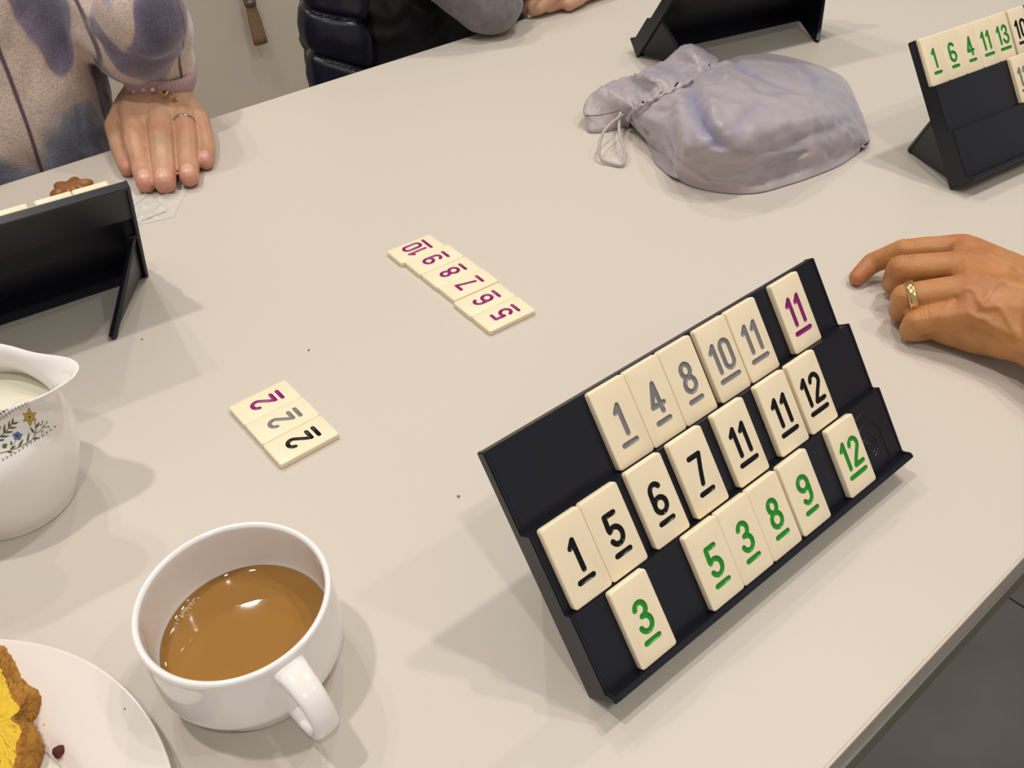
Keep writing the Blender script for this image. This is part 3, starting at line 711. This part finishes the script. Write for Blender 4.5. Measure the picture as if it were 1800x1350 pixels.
def relax(rows, it):
    for _ in range(it):
        nr = [[p.copy() for p in r] for r in rows]
        for j in range(1, len(rows)-1):
            for i in range(1, len(rows[0])-1):
                nr[j][i] = rows[j][i]*.5+(rows[j-1][i]+rows[j+1][i]+rows[j][i-1]+rows[j][i+1])*.125
        rows = nr
    return rows
new = relax(new, 1)
under = [[Vector((p.x, p.y, .4)) for p in new[0]], [Vector((p.x, p.y, .4)) for p in new[-1]]]
mid = [[a.lerp(b, t)+Vector((0, 0, .0)) for a, b in zip(new[-1], new[0])] for t in (.15, .35, .5, .65, .85)]
for r in mid:
    for k, p in enumerate(r): p.z = .5 if k > 38 else max(.5, p.z*.5)
full = new+mid
pb = loft([[p-BO for p in r] for r in full], False, closed_v=True); scale_bm(pb)
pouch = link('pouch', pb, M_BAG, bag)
av = pouch.data.attributes.new('fold_shade', 'FLOAT', 'POINT'); vals = [0.0]*len(pouch.data.vertices)
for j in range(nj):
    for i in range(ni): vals[j*ni+i] = .72*fold_shade[(j, i)]
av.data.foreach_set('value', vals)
# gathered ruffle past the drawstring
ruf = [
 [(1262, 112, 14), (1246, 120, 38), (1215, 140, 48), (1175, 160, 48), (1138, 178, 40), (1112, 196, 25), (1106, 214, 8)],
 [(1262, 104, 12), (1238, 110, 44), (1208, 126, 42), (1172, 148, 52), (1135, 164, 40), (1104, 186, 30), (1098, 216, 6)],
 [(1250, 92, 10), (1222, 94, 50), (1190, 112, 36), (1152, 136, 56), (1118, 150, 34), (1082, 168, 36), (1082, 222, 5)],
 [(1238, 84, 8), (1206, 80, 46), (1172, 104, 28), (1134, 126, 50), (1100, 140, 30), (1058, 158, 36), (1060, 228, 4)],
 [(1228, 84, 6), (1196, 84, 32), (1164, 112, 18), (1124, 130, 38), (1090, 140, 24), (1036, 172, 27), (1038, 230, 3)],
 [(1224, 92, 4), (1194, 92, 18), (1162, 118, 10), (1122, 136, 22), (1088, 148, 14), (1028, 188, 18), (1034, 226, 3)],
 [(1226, 98, 3), (1200, 100, 8), (1170, 122, 5), (1132, 142, 8), (1098, 160, 8), (1050, 200, 10), (1052, 224, 2)]]
rr = grid_from(ruf, 14, 9)
for j, r in enumerate(rr):
    for i, p in enumerate(r):
        s = i/(len(r)-1); e = min(1, min(j, len(rr)-1-j)/5)
        r[i] = p + Vector((0, 0, 1))*((math.sin(j*.55)+.6*math.sin(j*1.37+1))*3.2*e*math.exp(-s*3.2)*(1-s) + noise.noise(p*.07)*5*e*s + noise.noise(p*.16)*2.2*e + noise.noise(Vector((p.x*.3, p.y*.3, 3)))*1.1*e); r[i].z = max(r[i].z, .5)
rb_ = loft([[p-BO for p in r] for r in rr]+[[Vector((p.x, p.y, .4))-BO for p in rr[-1]], [Vector((p.x, p.y, .4))-BO for p in rr[0]]], False, closed_v=True); scale_bm(rb_)
rf_ = link('ruffle', rb_, M_BAG, bag)
# gather band following the drawstring channel
gl = catmull([at(*p) for p in [(1268, 118, 26), (1244, 122, 42), (1214, 142, 52), (1175, 162, 52), (1138, 180, 44), (1112, 198, 29), (1104, 212, 14)]], 12)
gl = [p+Vector((0, 0, math.sin(k*1.35)*1.2)) for k, p in enumerate(gl)]
link('gathered_channel', scale_bm(tube([p-BO for p in gl], [2.3+.5*math.sin(k*1.1)+.5*math.sin(k*.47) for k in range(len(gl))], 12)), M_BAG, bag)
# lower flap tucked beneath the fold
fl_ = [[at(*p)-BO for p in r] for r in ([(1130, 236, 10), (1142, 262, 1.5), (1150, 285, 1), (1172, 306, 1)], [(1165, 235, 16), (1170, 258, 12), (1175, 280, 10), (1186, 312, 5)], [(1195, 230, 30), (1200, 258, 24), (1205, 285, 18), (1210, 315, 6)])]
fr = [catmull(r, 6) for r in fl_]; cols = [catmull([r[k] for r in fr], 6) for k in range(len(fr[0]))]
fo_ = link('folded_flap', scale_bm(loft(cols)), M_BAG, bag); sd = fo_.modifiers.new('t', 'SOLIDIFY'); sd.thickness = .0008
link('seam', scale_bm(tube([p-BO for p in catmull([at(*p) for p in [(1029, 203, 15), (1050, 203, 22), (1072, 199, 27), (1090, 194, 28)]], 5)], .5, 6)), mat('dark_thread', (.09, .075, .09), .9), bag)
M_CORD = mat('white_cord', (.55, .50, .47), .7, bump=.8, bump_scale=2500)
cord = catmull([at(*p) for p in [(1103, 205, 14), (1092, 198, 20), (1088, 206, 22), (1072, 219, 24), (1058, 238, 20), (1053, 262, 12), (1058, 280, 5), (1075, 287, 3), (1092, 290, 3), (1098, 281, 5), (1097, 262, 11), (1090, 240, 16), (1088, 220, 19), (1090, 205, 19), (1102, 200, 18)]], 7)
link('drawstring', scale_bm(tube([p-BO for p in cord], 1.7, 8)), M_CORD, bag)
# ---------------------------------------------------------------- hands
def skin(name, base, red, dark, bs=260):
    m = mat(name, base, .45, .4, sss=.25); nt = m.node_tree; p = nt.nodes['Principled BSDF']
    tc = nt.nodes.new('ShaderNodeTexCoord'); a = nt.nodes.new('ShaderNodeAttribute'); a.attribute_name = 'ruddy'
    n = nt.nodes.new('ShaderNodeTexNoise'); n.inputs['Scale'].default_value = 55; n.inputs['Detail'].default_value = 5; nt.links.new(tc.outputs['Object'], n.inputs['Vector'])
    m1 = nt.nodes.new('ShaderNodeMix'); m1.data_type = 'RGBA'; m1.inputs[6].default_value = (*base, 1); m1.inputs[7].default_value = (*dark, 1)
    r = nt.nodes.new('ShaderNodeMapRange'); r.inputs[1].default_value = .4; r.inputs[2].default_value = .75; nt.links.new(n.outputs['Fac'], r.inputs[0]); nt.links.new(r.outputs[0], m1.inputs[0])
    m2 = nt.nodes.new('ShaderNodeMix'); m2.data_type = 'RGBA'; nt.links.new(a.outputs['Fac'], m2.inputs[0]); nt.links.new(m1.outputs[2], m2.inputs[6]); m2.inputs[7].default_value = (*red, 1)
    nt.links.new(m2.outputs[2], p.inputs['Base Color'])
    v = nt.nodes.new('ShaderNodeTexVoronoi'); v.inputs['Scale'].default_value = 700; nt.links.new(tc.outputs['Object'], v.inputs['Vector'])
    n2 = nt.nodes.new('ShaderNodeTexNoise'); n2.inputs['Scale'].default_value = bs; n2.inputs['Detail'].default_value = 6; nt.links.new(tc.outputs['Object'], n2.inputs['Vector'])
    ad = nt.nodes.new('ShaderNodeMath'); ad.operation = 'MULTIPLY_ADD'; ad.inputs[1].default_value = .4; nt.links.new(v.outputs['Distance'], ad.inputs[0]); nt.links.new(n2.outputs['Fac'], ad.inputs[2])
    b = nt.nodes.new('ShaderNodeBump'); b.inputs['Strength'].default_value = .3; b.inputs['Distance'].default_value = .0006
    nt.links.new(ad.outputs[0], b.inputs['Height']); nt.links.new(b.outputs[0], p.inputs['Normal'])
    return m
def hand_body(name, fingers, extra, m, parent, creases=(), ruddy=(), voxel=1.15, tendons=(), it=7):
    """fingers: lists of (point, radius) from knuckle to tip"""
    H = []
    for f in fingers:
        for a, b in zip(f[:-1], f[1:]): H.append([a, b])
    H += extra
    cr = [(Vector(c), Vector(t).normalized(), w, d, R) for c, t, w, d, R in creases]
    tlist = [(catmull([Vector((q[0].x, q[0].y, 0)) for q in t], 3), t[0][1], t[1][1]) for t in tendons]
    def disp(p, n):
        z = 0
        for c, t, w, d, R in cr:
            v = p-c
            if v.length < R: z -= d*math.exp(-(v.dot(t)/w)**2)*(1-(v.length/R)**2)
        if n.z > .05:
            q = Vector((p.x, p.y, 0)); g = 0
            for pl, amp, wd in tlist:
                if (q-pl[0]).length > 150: continue
                dd, ff = seg_dist(q, pl); g += amp*math.exp(-(dd/wd)**2)*min(1, .15+ff*6)*min(1, 1.05-ff*.3)
            z += g*min(1, n.z*2)
        return z + noise.noise(p*.09)*.35
    o = organic(name, H, voxel, it, m, parent, disp)
    at_ = o.data.attributes.new('ruddy', 'FLOAT', 'POINT')
    vals = []
    for v in o.data.vertices:
        p = v.co/MM; s = 0
        for c, R, k in ruddy:
            d = (p-c).length
            if d < R*2: s = max(s, k*math.exp(-(d/R)**2))
        vals.append(s)
    at_.data.foreach_set('value', vals)
    return o
def nail(body, dip, tip, r, m, parent, up=Vector((0, 0, 1)), L=6.6, Wd=5.4, back=.62):
    """thin plate laid on the finger's own surface"""
    if not hasattr(body, 'name'): return
    bmx = bmesh.new(); bmx.from_mesh(body.data); bv = BVHTree.FromBMesh(bmx); bmx.free()
    t = (tip-dip).normalized(); n = (up*.75+t*.35-t*(up*.75+t*.35).dot(t)*.55).normalized(); t = (t-n*t.dot(n)).normalized(); s = t.cross(n)
    c = tip - t*L*back
    rows = []
    for i in range(15):
        u = -1+2*i/14; rw = []
        for j in range(13):
            v = -1+2*j/12; wid = Wd*(max(0, 1-abs(u)**3.5*.8))**.5; x = v*wid
            o = (c+t*(u*L)+s*x+n*25)*MM
            h = bv.ray_cast(o, -n)[0]
            h = (h/MM if h is not None else c+t*(u*L)+s*x)
            e = max(0, 1-max(abs(u), abs(v)))
            rw.append(h+n*(-.05+.75*min(1, e*5)))
        rows.append(rw)
    return link('fingernail', scale_bm(loft(rows)), m, parent)
def band(c, axis, r, m, parent, name, width=2.0, th=.8, up=None):
    axis = axis.normalized(); a = axis.orthogonal().normalized(); b = axis.cross(a); rows = []
    for k in range(48):
        t = 2*math.pi*k/48; d = a*math.cos(t)+b*math.sin(t)
        rows.append([c+d*(r+th*math.cos(q))+axis*width*math.sin(q) for q in [2*math.pi*i/10 for i in range(10)]])
    return link(name, scale_bm(loft(rows, True, closed_v=True)), m, parent)
M_SKIN_A = skin('skin_pale', (.56, .33, .21), (.55, .20, .15), (.50, .28, .17))
M_SKIN_C = skin('skin_tanned', (.50, .225, .08), (.44, .15, .07), (.36, .15, .045), 200)
M_NAIL = mat('nail', (.68, .40, .31), .28, .5, coat=.25); M_GOLD = mat('gold', (.75, .52, .22), .22, metal=1); M_STEEL = mat('silver', (.6, .56, .5), .2, metal=1)
# --- sweater person (far left): left hand flat on the table
def J(*l): return [(at(x, y, z), r) for x, y, z, r in l]
thumbA = J((224, 184, 24, 14), (204, 222, 16, 12.5), (212, 262, 11, 10.5), (224, 296, 8.5, 8.4))
indexA = J((234, 196, 30, 14.5), (240, 248, 25, 13.2), (250, 292, 13.5, 11.6), (257, 322, 10, 10.2))
midA = J((281, 194, 33, 15), (284, 242, 27, 13.8), (288, 292, 14.5, 12.6), (290, 322, 11, 11.2))
ringA = J((321, 200, 29, 13.8), (327, 240, 23, 12.0), (331, 284, 12.5, 11.2), (333, 312, 10, 10.0))
pinkA = J((348, 205, 23, 11.5), (359, 238, 16, 10.2), (364, 264, 10.5, 9.2), (361, 284, 9, 8.6))
WR = [(at(254, 158, 30), 20), (at(280, 156, 33), 21), (at(304, 166, 29), 20)]
extra = [[thumbA[0], indexA[0], WR[0]], [indexA[0], midA[0], WR[0], WR[1]], [midA[0], ringA[0], WR[1], WR[2]], [ringA[0], pinkA[0], WR[2]], [WR[0], WR[1], WR[2], (at(280, 128, 48), 22), (at(292, 128, 44), 22)],
         [indexA[0], midA[0], (indexA[0][0].lerp(indexA[1][0], .42), 11), (midA[0][0].lerp(midA[1][0], .42), 11)], [ringA[0], midA[0], (ringA[0][0].lerp(ringA[1][0], .25), 10), (midA[0][0].lerp(midA[1][0], .25), 10)],
         [thumbA[0], indexA[0], (thumbA[0][0].lerp(thumbA[1][0], .5), 10), (indexA[0][0].lerp(indexA[1][0], .3), 10)],
         [indexA[0], pinkA[0], (at(240, 178, 16), 12), (at(330, 190, 14), 12)]]
pA = empty('person', (0.1, 1.1, FZ*MM)); tag(pA, 'person in a pale and purple patterned sweater, ringed hand resting on the table', 'person')
def local(o, root):
    o.parent = root; o.matrix_parent_inverse = Matrix.Translation(-root.location); return o
def side(f, i=1): return (f[i][0]-f[i-1][0])
cre = []
for f in (indexA, midA, ringA, pinkA):
    t1 = f[1][0]-f[0][0]; t2 = f[2][0]-f[1][0]
    for k in (-2.4, 0, 2.4): cre.append((f[1][0]+Vector((0, 0, f[1][1]))+t2.normalized()*k, t1+t2, .7, .45, 11))
    cre.append((f[2][0]+Vector((0, 0, f[2][1]))-t2.normalized()*1, t2, .6, .35, 9)); cre.append((f[2][0]+Vector((0, 0, f[2][1]))+t2.normalized()*1.4, t2, .6, .35, 9))
rud = [(f[1][0]+Vector((0, 0, 10)), 13, .35) for f in (indexA, midA, ringA, pinkA)]+[(f[3][0], 15, .75) for f in (indexA, midA, ringA, pinkA, thumbA)]
body = hand_body('body', [thumbA, indexA, midA, ringA, pinkA], extra, M_SKIN_A, None, cre, rud); local(body, pA)
for f, L_, W_ in ((indexA, 7.4, 6.0), (midA, 8.2, 7.2), (ringA, 7.2, 6.4), (pinkA, 6.0, 5.4)):
    local(nail(body, f[2][0], f[3][0], f[3][1], M_NAIL, None, L=L_, Wd=W_), pA)
ax = ringA[1][0]-ringA[0][0]
local(band(ringA[0][0]+ax*.52, ax, 12.9, M_STEEL, None, 'finger_ring', 1.6, .7), pA)
# bracelet: fine chain with pearls and charms lying over the wrist
cw = at(279, 156, 30); aw = (at(268, 120, 60)-at(282, 196, 30)).normalized()
br = []
path = catmull([at(*p) for p in [(220, 172, 30), (230, 164, 44), (244, 159, 51), (262, 157, 54), (280, 160, 55), (297, 167, 51), (312, 177, 43), (323, 189, 34)]], 8)
b_ = tube(path, .75, 6); local(link('bracelet', scale_bm(b_), M_GOLD), pA)
for k in (12, 20, 27):
    s = bmesh.new(); bmesh.ops.create_uvsphere(s, u_segments=16, v_segments=10, radius=2.6, matrix=Matrix.Translation(path[k])); local(link('pearl', scale_bm(s), mat('pearl', (.7, .55, .48), .25)), pA)
for k, w in ((36, 4), (40, 4.5), (45, 3.5)):
    s = bmesh.new(); bmesh.ops.create_cone(s, segments=6, radius1=w, radius2=w*.6, depth=1.4, cap_ends=True, matrix=Matrix.Translation(path[k]+Vector((0, -2, 1)))@Matrix.Rotation(.8+k, 4, 'Z')@Matrix.Rotation(.6, 4, 'X')); local(link('charm', scale_bm(s), M_GOLD, smooth=False), pA)
# sweater
def knit(name):
    m = mat(name, (.5, .4, .36), .95, .15, sheen=.6); nt = m.node_tree; p = nt.nodes['Principled BSDF']
    tc = nt.nodes.new('ShaderNodeTexCoord')
    mp = nt.nodes.new('ShaderNodeMapping'); mp.inputs['Scale'].default_value = (1.25, 1.25, .55); mp.inputs['Location'].default_value = (.55, .2, .36); nt.links.new(tc.outputs['Object'], mp.inputs[0])
    n = nt.nodes.new('ShaderNodeTexNoise'); n.inputs['Scale'].default_value = 8.5; n.inputs['Detail'].default_value = 1.2; n.inputs['Distortion'].default_value = .5; nt.links.new(mp.outputs[0], n.inputs['Vector'])
    r = nt.nodes.new('ShaderNodeValToRGB'); e = r.color_ramp.elements
    e[0].position = .30; e[0].color = (.10, .08, .13, 1); e[1].position = .66; e[1].color = (.20, .22, .30, 1)
    for pos, c in ((.36, (.15, .12, .19)), (.415, (.23, .19, .27)), (.435, (.60, .46, .39)), (.57, (.63, .50, .43)), (.60, (.30, .31, .40))):
        k = e.new(pos); k.color = (*c, 1)
    nt.links.new(n.outputs['Fac'], r.inputs[0])
    # thin dark drawn lines
    w = nt.nodes.new('ShaderNodeTexWave'); w.inputs['Scale'].default_value = 3.1; w.inputs['Distortion'].default_value = 3.2; w.inputs['Detail Scale'].default_value = .7; nt.links.new(mp.outputs[0], w.inputs['Vector'])
    rl = nt.nodes.new('ShaderNodeValToRGB'); rl.color_ramp.elements[0].position = .99; rl.color_ramp.elements[1].position = .998; nt.links.new(w.outputs['Fac'], rl.inputs[0])
    mx = nt.nodes.new('ShaderNodeMix'); mx.data_type = 'RGBA'; nt.links.new(rl.outputs[0], mx.inputs[0]); nt.links.new(r.outputs[0], mx.inputs[6]); mx.inputs[7].default_value = (.09, .05, .08, 1)
    f = nt.nodes.new('ShaderNodeTexNoise'); f.inputs['Scale'].default_value = 420; f.inputs['Detail'].default_value = 3; nt.links.new(tc.outputs['Object'], f.inputs['Vector'])
    mu = nt.nodes.new('ShaderNodeMix'); mu.data_type = 'RGBA'; mu.blend_type = 'MULTIPLY'; mu.inputs[0].default_value = .55; nt.links.new(mx.outputs[2], mu.inputs[6])
    fr = nt.nodes.new('ShaderNodeValToRGB'); fr.color_ramp.elements[0].color = (.45, .45, .45, 1); fr.color_ramp.elements[0].position = .3; fr.color_ramp.elements[1].position = .7; nt.links.new(f.outputs['Fac'], fr.inputs[0]); nt.links.new(fr.outputs[0], mu.inputs[7])
    nt.links.new(mu.outputs[2], p.inputs['Base Color'])
    b = nt.nodes.new('ShaderNodeBump'); b.inputs['Strength'].default_value = .7; b.inputs['Distance'].default_value = .0015; nt.links.new(f.outputs['Fac'], b.inputs['Height']); nt.links.new(b.outputs[0], p.inputs['Normal'])
    return m
M_KNIT = knit('sweater_knit')
V3 = lambda x, y, z: Vector((x, y, z))
torso = [[(V3(-60, 1140, -180), 120), (V3(150, 1140, -180), 122), (V3(-50, 1130, 60), 122), (V3(164, 1122, 60), 124)],
         [(V3(-50, 1130, 60), 122), (V3(164, 1122, 60), 124), (V3(-60, 1150, 260), 115), (V3(160, 1150, 260), 118)],
         [(V3(-60, 1150, 260), 115), (V3(110, 1150, 260), 115), (V3(-110, 1170, 400), 65), (V3(170, 1170, 400), 65)],
         [(V3(30, 1170, 420), 60), (V3(30, 1160, 500), 55)]]
sl = [(V3(205, 1185, 390), 66), (V3(262, 1150, 240), 60), (V3(272, 1100, 170), 56), (at(236, 64, 100), 55), (at(248, 30, 128), 50), (at(268, 60, 98), 44), (at(279, 152, 39) + (at(276, 50, 108)-at(279, 152, 39)).normalized()*36, 40)]
sl2 = [(V3(-150, 1185, 390), 66), (V3(-230, 1150, 200), 58), (V3(-230, 1080, 60), 50)]
def folds_disp(c, amp):
    def d(p, n): return noise.noise(p*.018)*amp + math.sin((p-c).length*.16+noise.noise(p*.03)*4)*amp*.25
    return d
sw = organic('sweater', torso+[[a, b] for a, b in zip(sl[:-1], sl[1:])]+[[a, b] for a, b in zip(sl2[:-1], sl2[1:])], 6, 6, M_KNIT, None, folds_disp(V3(316, 1036, 56), 7)); local(sw, pA)
# ribbed pink cuff
cb_ = at(279, 152, 39); ca_ = cb_ + (at(276, 50, 108)-cb_).normalized()*14; ct = (cb_-ca_).normalized(); a_ = ct.orthogonal().normalized(); b_2 = ct.cross(a_)
rows = []
for s, rr_ in ((-22, 38), (-17, 41), (-10, 40.5), (-3, 39.5), (5, 38.2), (9, 36.8), (9.5, 34.6), (5, 33.4), (-10, 33)):
    rows.append([ca_+ct*s+(a_*math.cos(t)+b_2*math.sin(t))*(rr_+.7*math.cos(t*56)) for t in [2*math.pi*k/224 for k in range(224)]])
cu = link('cuff', scale_bm(loft(rows, True)), mat('pink_rib', (.46, .30, .33), .9, sheen=.4, bump=.4, bump_scale=600)); local(cu, pA)
cu['label'] = 'pink ribbed cuff'
# --- person at the right: tanned hand, only forearm and hand in view
indexC = J((1692, 436, 42, 11.5), (1588, 441, 30, 10.2), (1532, 463, 15, 8.8), (1507, 488, 7.5, 7.2))
midC = J((1702, 468, 46, 12.5), (1584, 474, 34, 12.0), (1572, 498, 14, 10.2), (1594, 505, 9, 9.0))
ringC = J((1708, 508, 45, 12.5), (1592, 524, 30, 11.6), (1584, 545, 13, 9.8), (1608, 548, 9, 8.8))
pinkC = J((1706, 552, 36, 11.5), (1612, 566, 21, 10.5), (1602, 580, 12, 9.3), (1630, 580, 9, 8.6))
thumbC = J((1730, 500, 22, 12), (1680, 500, 14, 10.5), (1640, 508, 9, 9))
wC = [(at(1800, 500, 44), 19), (at(1812, 555, 40), 20), (at(1808, 600, 30), 17)]
fC = [(at(2060, 640, 60), 34), (at(2080, 700, 50), 34)]
extra = [[indexC[0], midC[0], wC[0], thumbC[0]], [midC[0], ringC[0], wC[0], wC[1]], [ringC[0], pinkC[0], wC[1], wC[2]], [pinkC[0], wC[2], (at(1725, 588, 20), 15)], [pinkC[0], (pinkC[1][0].lerp(pinkC[0][0], .4), 10), (at(1655, 581, 12), 10), (at(1725, 592, 18), 14)], [(at(1655, 581, 12), 10), (at(1725, 592, 18), 14), wC[2], thumbC[0]], [wC[0], wC[1], wC[2], fC[0], fC[1]], [thumbC[0], wC[0], wC[1]]]
def lift(p, z): return p+Vector((0, 0, z))
tend = []
for f, w_, l_ in ((indexC, wC[0][0], 1.6), (midC, wC[0][0].lerp(wC[1][0], .45), 2.2), (ringC, wC[1][0], 2.1), (pinkC, wC[2][0].lerp(wC[1][0], .3), 1.6)):
    a, b = f[0][0], w_; tend.append([(a.lerp(b, t)+Vector((0, 0, 0)), l_ if t == 0 else 4.6) for t in (0, .3, .6, 1)])
for vn, am in (([(1668, 512, 56), (1690, 497, 57), (1715, 497, 58), (1735, 518, 58), (1765, 522, 59), (1800, 548, 59)], 1.5), ([(1706, 532, 50), (1722, 542, 50), (1745, 545, 51.5), (1772, 573, 51), (1800, 582, 50)], 1.3), ([(1700, 450, 56), (1722, 446, 56), (1750, 470, 56), (1775, 480, 56), (1800, 500, 56)], 1.3), ([(1735, 518, 58), (1750, 500, 58), (1778, 492, 58)], 1.1)):
    tend.append([(at(*p), am if k == 0 else 2.0) for k, p in enumerate(vn)])
cre = []
for f in (indexC, midC, ringC, pinkC):
    t1 = f[0][0]-f[1][0]
    for k in (-3, -.4, 2.4): cre.append((f[1][0]+Vector((0, 0, f[1][1]*.8))+t1.normalized()*(k+3), t1, .8, .55, 11))
rud = [(f[0][0]+Vector((0, 0, 9)), 12, .5) for f in (indexC, midC, ringC, pinkC)]+[(indexC[3][0], 14, .9), (midC[1][0], 12, .3)]
pC = empty('person', (.95, .05, FZ*MM)); tag(pC, 'person at the right edge, tanned bent-fingered hand with a gold ring on the table', 'person')
bc = hand_body('body', [indexC, midC, ringC, pinkC, thumbC], extra, M_SKIN_C, None, cre, rud, 1.1, tend, 9); local(bc, pC)
ax = ringC[0][0]-ringC[1][0]
local(band(ringC[1][0]+ax*.10, ax+Vector((6, 0, 4)), 12.3, M_GOLD, None, 'finger_ring', 3.2, .8), pC)
slC = [(at(2060, 640, 60)+V3(6, -6, 0), 46), (V3(820, -20, 90), 55), (V3(930, -90, 230), 62), (V3(960, -120, 420), 70)]
tC = [[(V3(960, -120, 420), 70), (V3(1060, -170, 300), 130), (V3(1200, -150, 420), 70)], [(V3(1020, -190, 280), 120), (V3(1140, -190, 280), 120), (V3(1020, -190, -150), 125), (V3(1150, -190, -150), 125)]]
local(organic('sweater', [[a, b] for a, b in zip(slC[:-1], slC[1:])]+tC, 9, 6, mat('brown_wool', (.12, .09, .07), .9), None), pC)
# --- person behind the far edge: black vest, grey wool sleeve resting on the table
pB = empty('person', (.68, 1.13, FZ*MM)); tag(pB, 'person in a black quilted vest leaning a grey woollen elbow on the table', 'person')
M_WOOL = mat('grey_wool', (.25, .22, .225), .95, .1, noise_amt=.55, noise_scale=95, bump=1, bump_scale=330, sheen=.4)
M_VEST = mat('black_nylon', (.012, .011, .013), .45, .4, bump=.5, bump_scale=25); M_QUILT = mat('navy_quilt', (.006, .007, .02), .35, .4, bump=.3, bump_scale=60)
tB = [[(V3(705, 1180, -220), 118), (V3(850, 1180, -220), 120), (V3(712, 1180, 120), 116), (V3(860, 1190, 120), 118)], [(V3(712, 1180, 120), 116), (V3(860, 1190, 120), 118), (V3(680, 1210, 330), 70), (V3(920, 1210, 330), 70)], [(V3(730, 1200, 380), 55), (V3(730, 1190, 460), 52)]]
local(organic('vest', tB, 7, 5, M_VEST, None, folds_disp(V3(700, 1000, 300), 10)), pB)
# quilted side panel in horizontal puffs
def quilt(p, n):
    zz = (p.z + 230 + (p.x-560)*.45 + 6*noise.noise(p*.02)) % 62
    return -7*math.exp(-((zz-31)/4.5)**2) + 5*math.sin(math.pi*((zz+31) % 62)/62) + noise.noise(p*.05)*1.5
q_ = organic('quilted_panel', [[(V3(568, 1100, -230), 24), (V3(600, 1075, -230), 24), (V3(620, 1180, -230), 30), (V3(568, 1100, 30), 24), (V3(600, 1075, 30), 24), (V3(620, 1180, 30), 30)],
     [(V3(568, 1100, 30), 24), (V3(600, 1075, 30), 24), (V3(620, 1180, 30), 30), (V3(640, 1110, 320), 30), (V3(680, 1200, 330), 40)]], 3, 3, M_QUILT, None, quilt); local(q_, pB); q_['label'] = 'navy quilted side panel'
slv = [(V3(620, 1180, 330), 62), (V3(676, 1075, 150), 54), (V3(748, 970, 43), 42.5), (V3(760, 962, 41), 39.5)]
slv2 = [(V3(748, 970, 43), 42.5), (V3(850, 1016, 62), 38), (V3(985, 1045, 70), 34)]
slr = [(V3(900, 1190, 330), 62), (V3(1060, 1130, 150), 50), (V3(1075, 1040, 48), 40), (V3(1020, 1002, 34), 28)]
local(organic('sleeve', [[a, b] for a, b in zip(slv[:-1], slv[1:])]+[[a, b] for a, b in zip(slv2[:-1], slv2[1:])], 4, 6, M_WOOL, None, folds_disp(V3(757, 1010, 42), 4)), pB)
local(organic('sleeve', [[a, b] for a, b in zip(slr[:-1], slr[1:])], 4, 6, M_WOOL, None, folds_disp(V3(1075, 1010, 42), 4)), pB)
# right hand lying across, fingers towards the left elbow
def K(*l): return [(V3(x, y, z), r) for x, y, z, r in l]
fi = [K((905, 975, 30, 11), (868, 962, 26, 10), (846, 966, 14, 9), (838, 974, 10, 8)), K((903, 990, 34, 12), (862, 978, 30, 11), (840, 982, 16, 10), (836, 990, 11, 9)),
      K((908, 1006, 34, 12), (868, 998, 30, 11), (846, 1002, 16, 10), (842, 1010, 11, 9)), K((914, 1020, 30, 11), (878, 1018, 24, 10), (860, 1020, 13, 9), (858, 1026, 10, 8)),
      K((950, 972, 20, 12), (915, 958, 14, 10.5), (890, 955, 11, 9.5))]
wB = [(V3(985, 985, 26), 20), (V3(985, 1012, 28), 20), (V3(1040, 1015, 36), 22)]
local(hand_body('body', fi, [[fi[0][0], fi[1][0], wB[0], fi[4][0]], [fi[1][0], fi[2][0], wB[0], wB[1]], [fi[2][0], fi[3][0], wB[1]], wB, [(V3(862, 968, 15), 12), (V3(930, 966, 17), 14), (V3(1000, 970, 20), 17), (V3(1000, 985, 34), 18), (V3(900, 978, 34), 12)]], M_SKIN_A, None, (), [(fi[0][1][0], 14, .5)], 1.6), pB)
# ---------------------------------------------------------------- brush hanging on the wall
wp = atY(452, 40, 2655); M_BR = mat('bristle', (.33, .20, .10), .8, noise_amt=.5, noise_scale=150, bump=.8, bump_scale=300)
brush = empty('hand_brush', (wp.x*MM, 2.655, wp.z*MM)); tag(brush, 'tan bristle brush hanging on the wall between the two seated people', 'brush')
bt = atY(440, 7, 2655)-wp; bb_ = atY(459, 77, 2655)-wp; dr = (bt-bb_).normalized(); sx = V3(1, 0, 0)
rws = []
for f, w, d in ((0, 23, 10), (.2, 22.5, 10), (.6, 20, 10), (.92, 16.5, 9.5), (1, 16, 9)):
    c = bb_.lerp(bt, f); rws.append([c+sx*w*math.cos(t)*(1+.05*math.cos(t*9))+V3(0, 1, 0)*d*math.sin(t) for t in [2*math.pi*k/48 for k in range(48)]])
link('bristles', scale_bm(loft(rws, True, True, True)), M_BR, brush)
link('ferrule', scale_bm(tube([bt-dr*3, bt+dr*14], [18, 19], 20)), mat('brass_dull', (.16, .12, .08), .4, metal=.5), brush)
link('handle', scale_bm(tube([bt+dr*12, bt+dr*40, bt+dr*120, bt+dr*190], [8, 9, 7, 5], 16)), mat('olive_wood', (.28, .22, .12), .5), brush)
link('hook', scale_bm(tube([bt+dr*182, bt+dr*184+V3(0, 46, 0)], 2, 8)), M_ALU, brush)
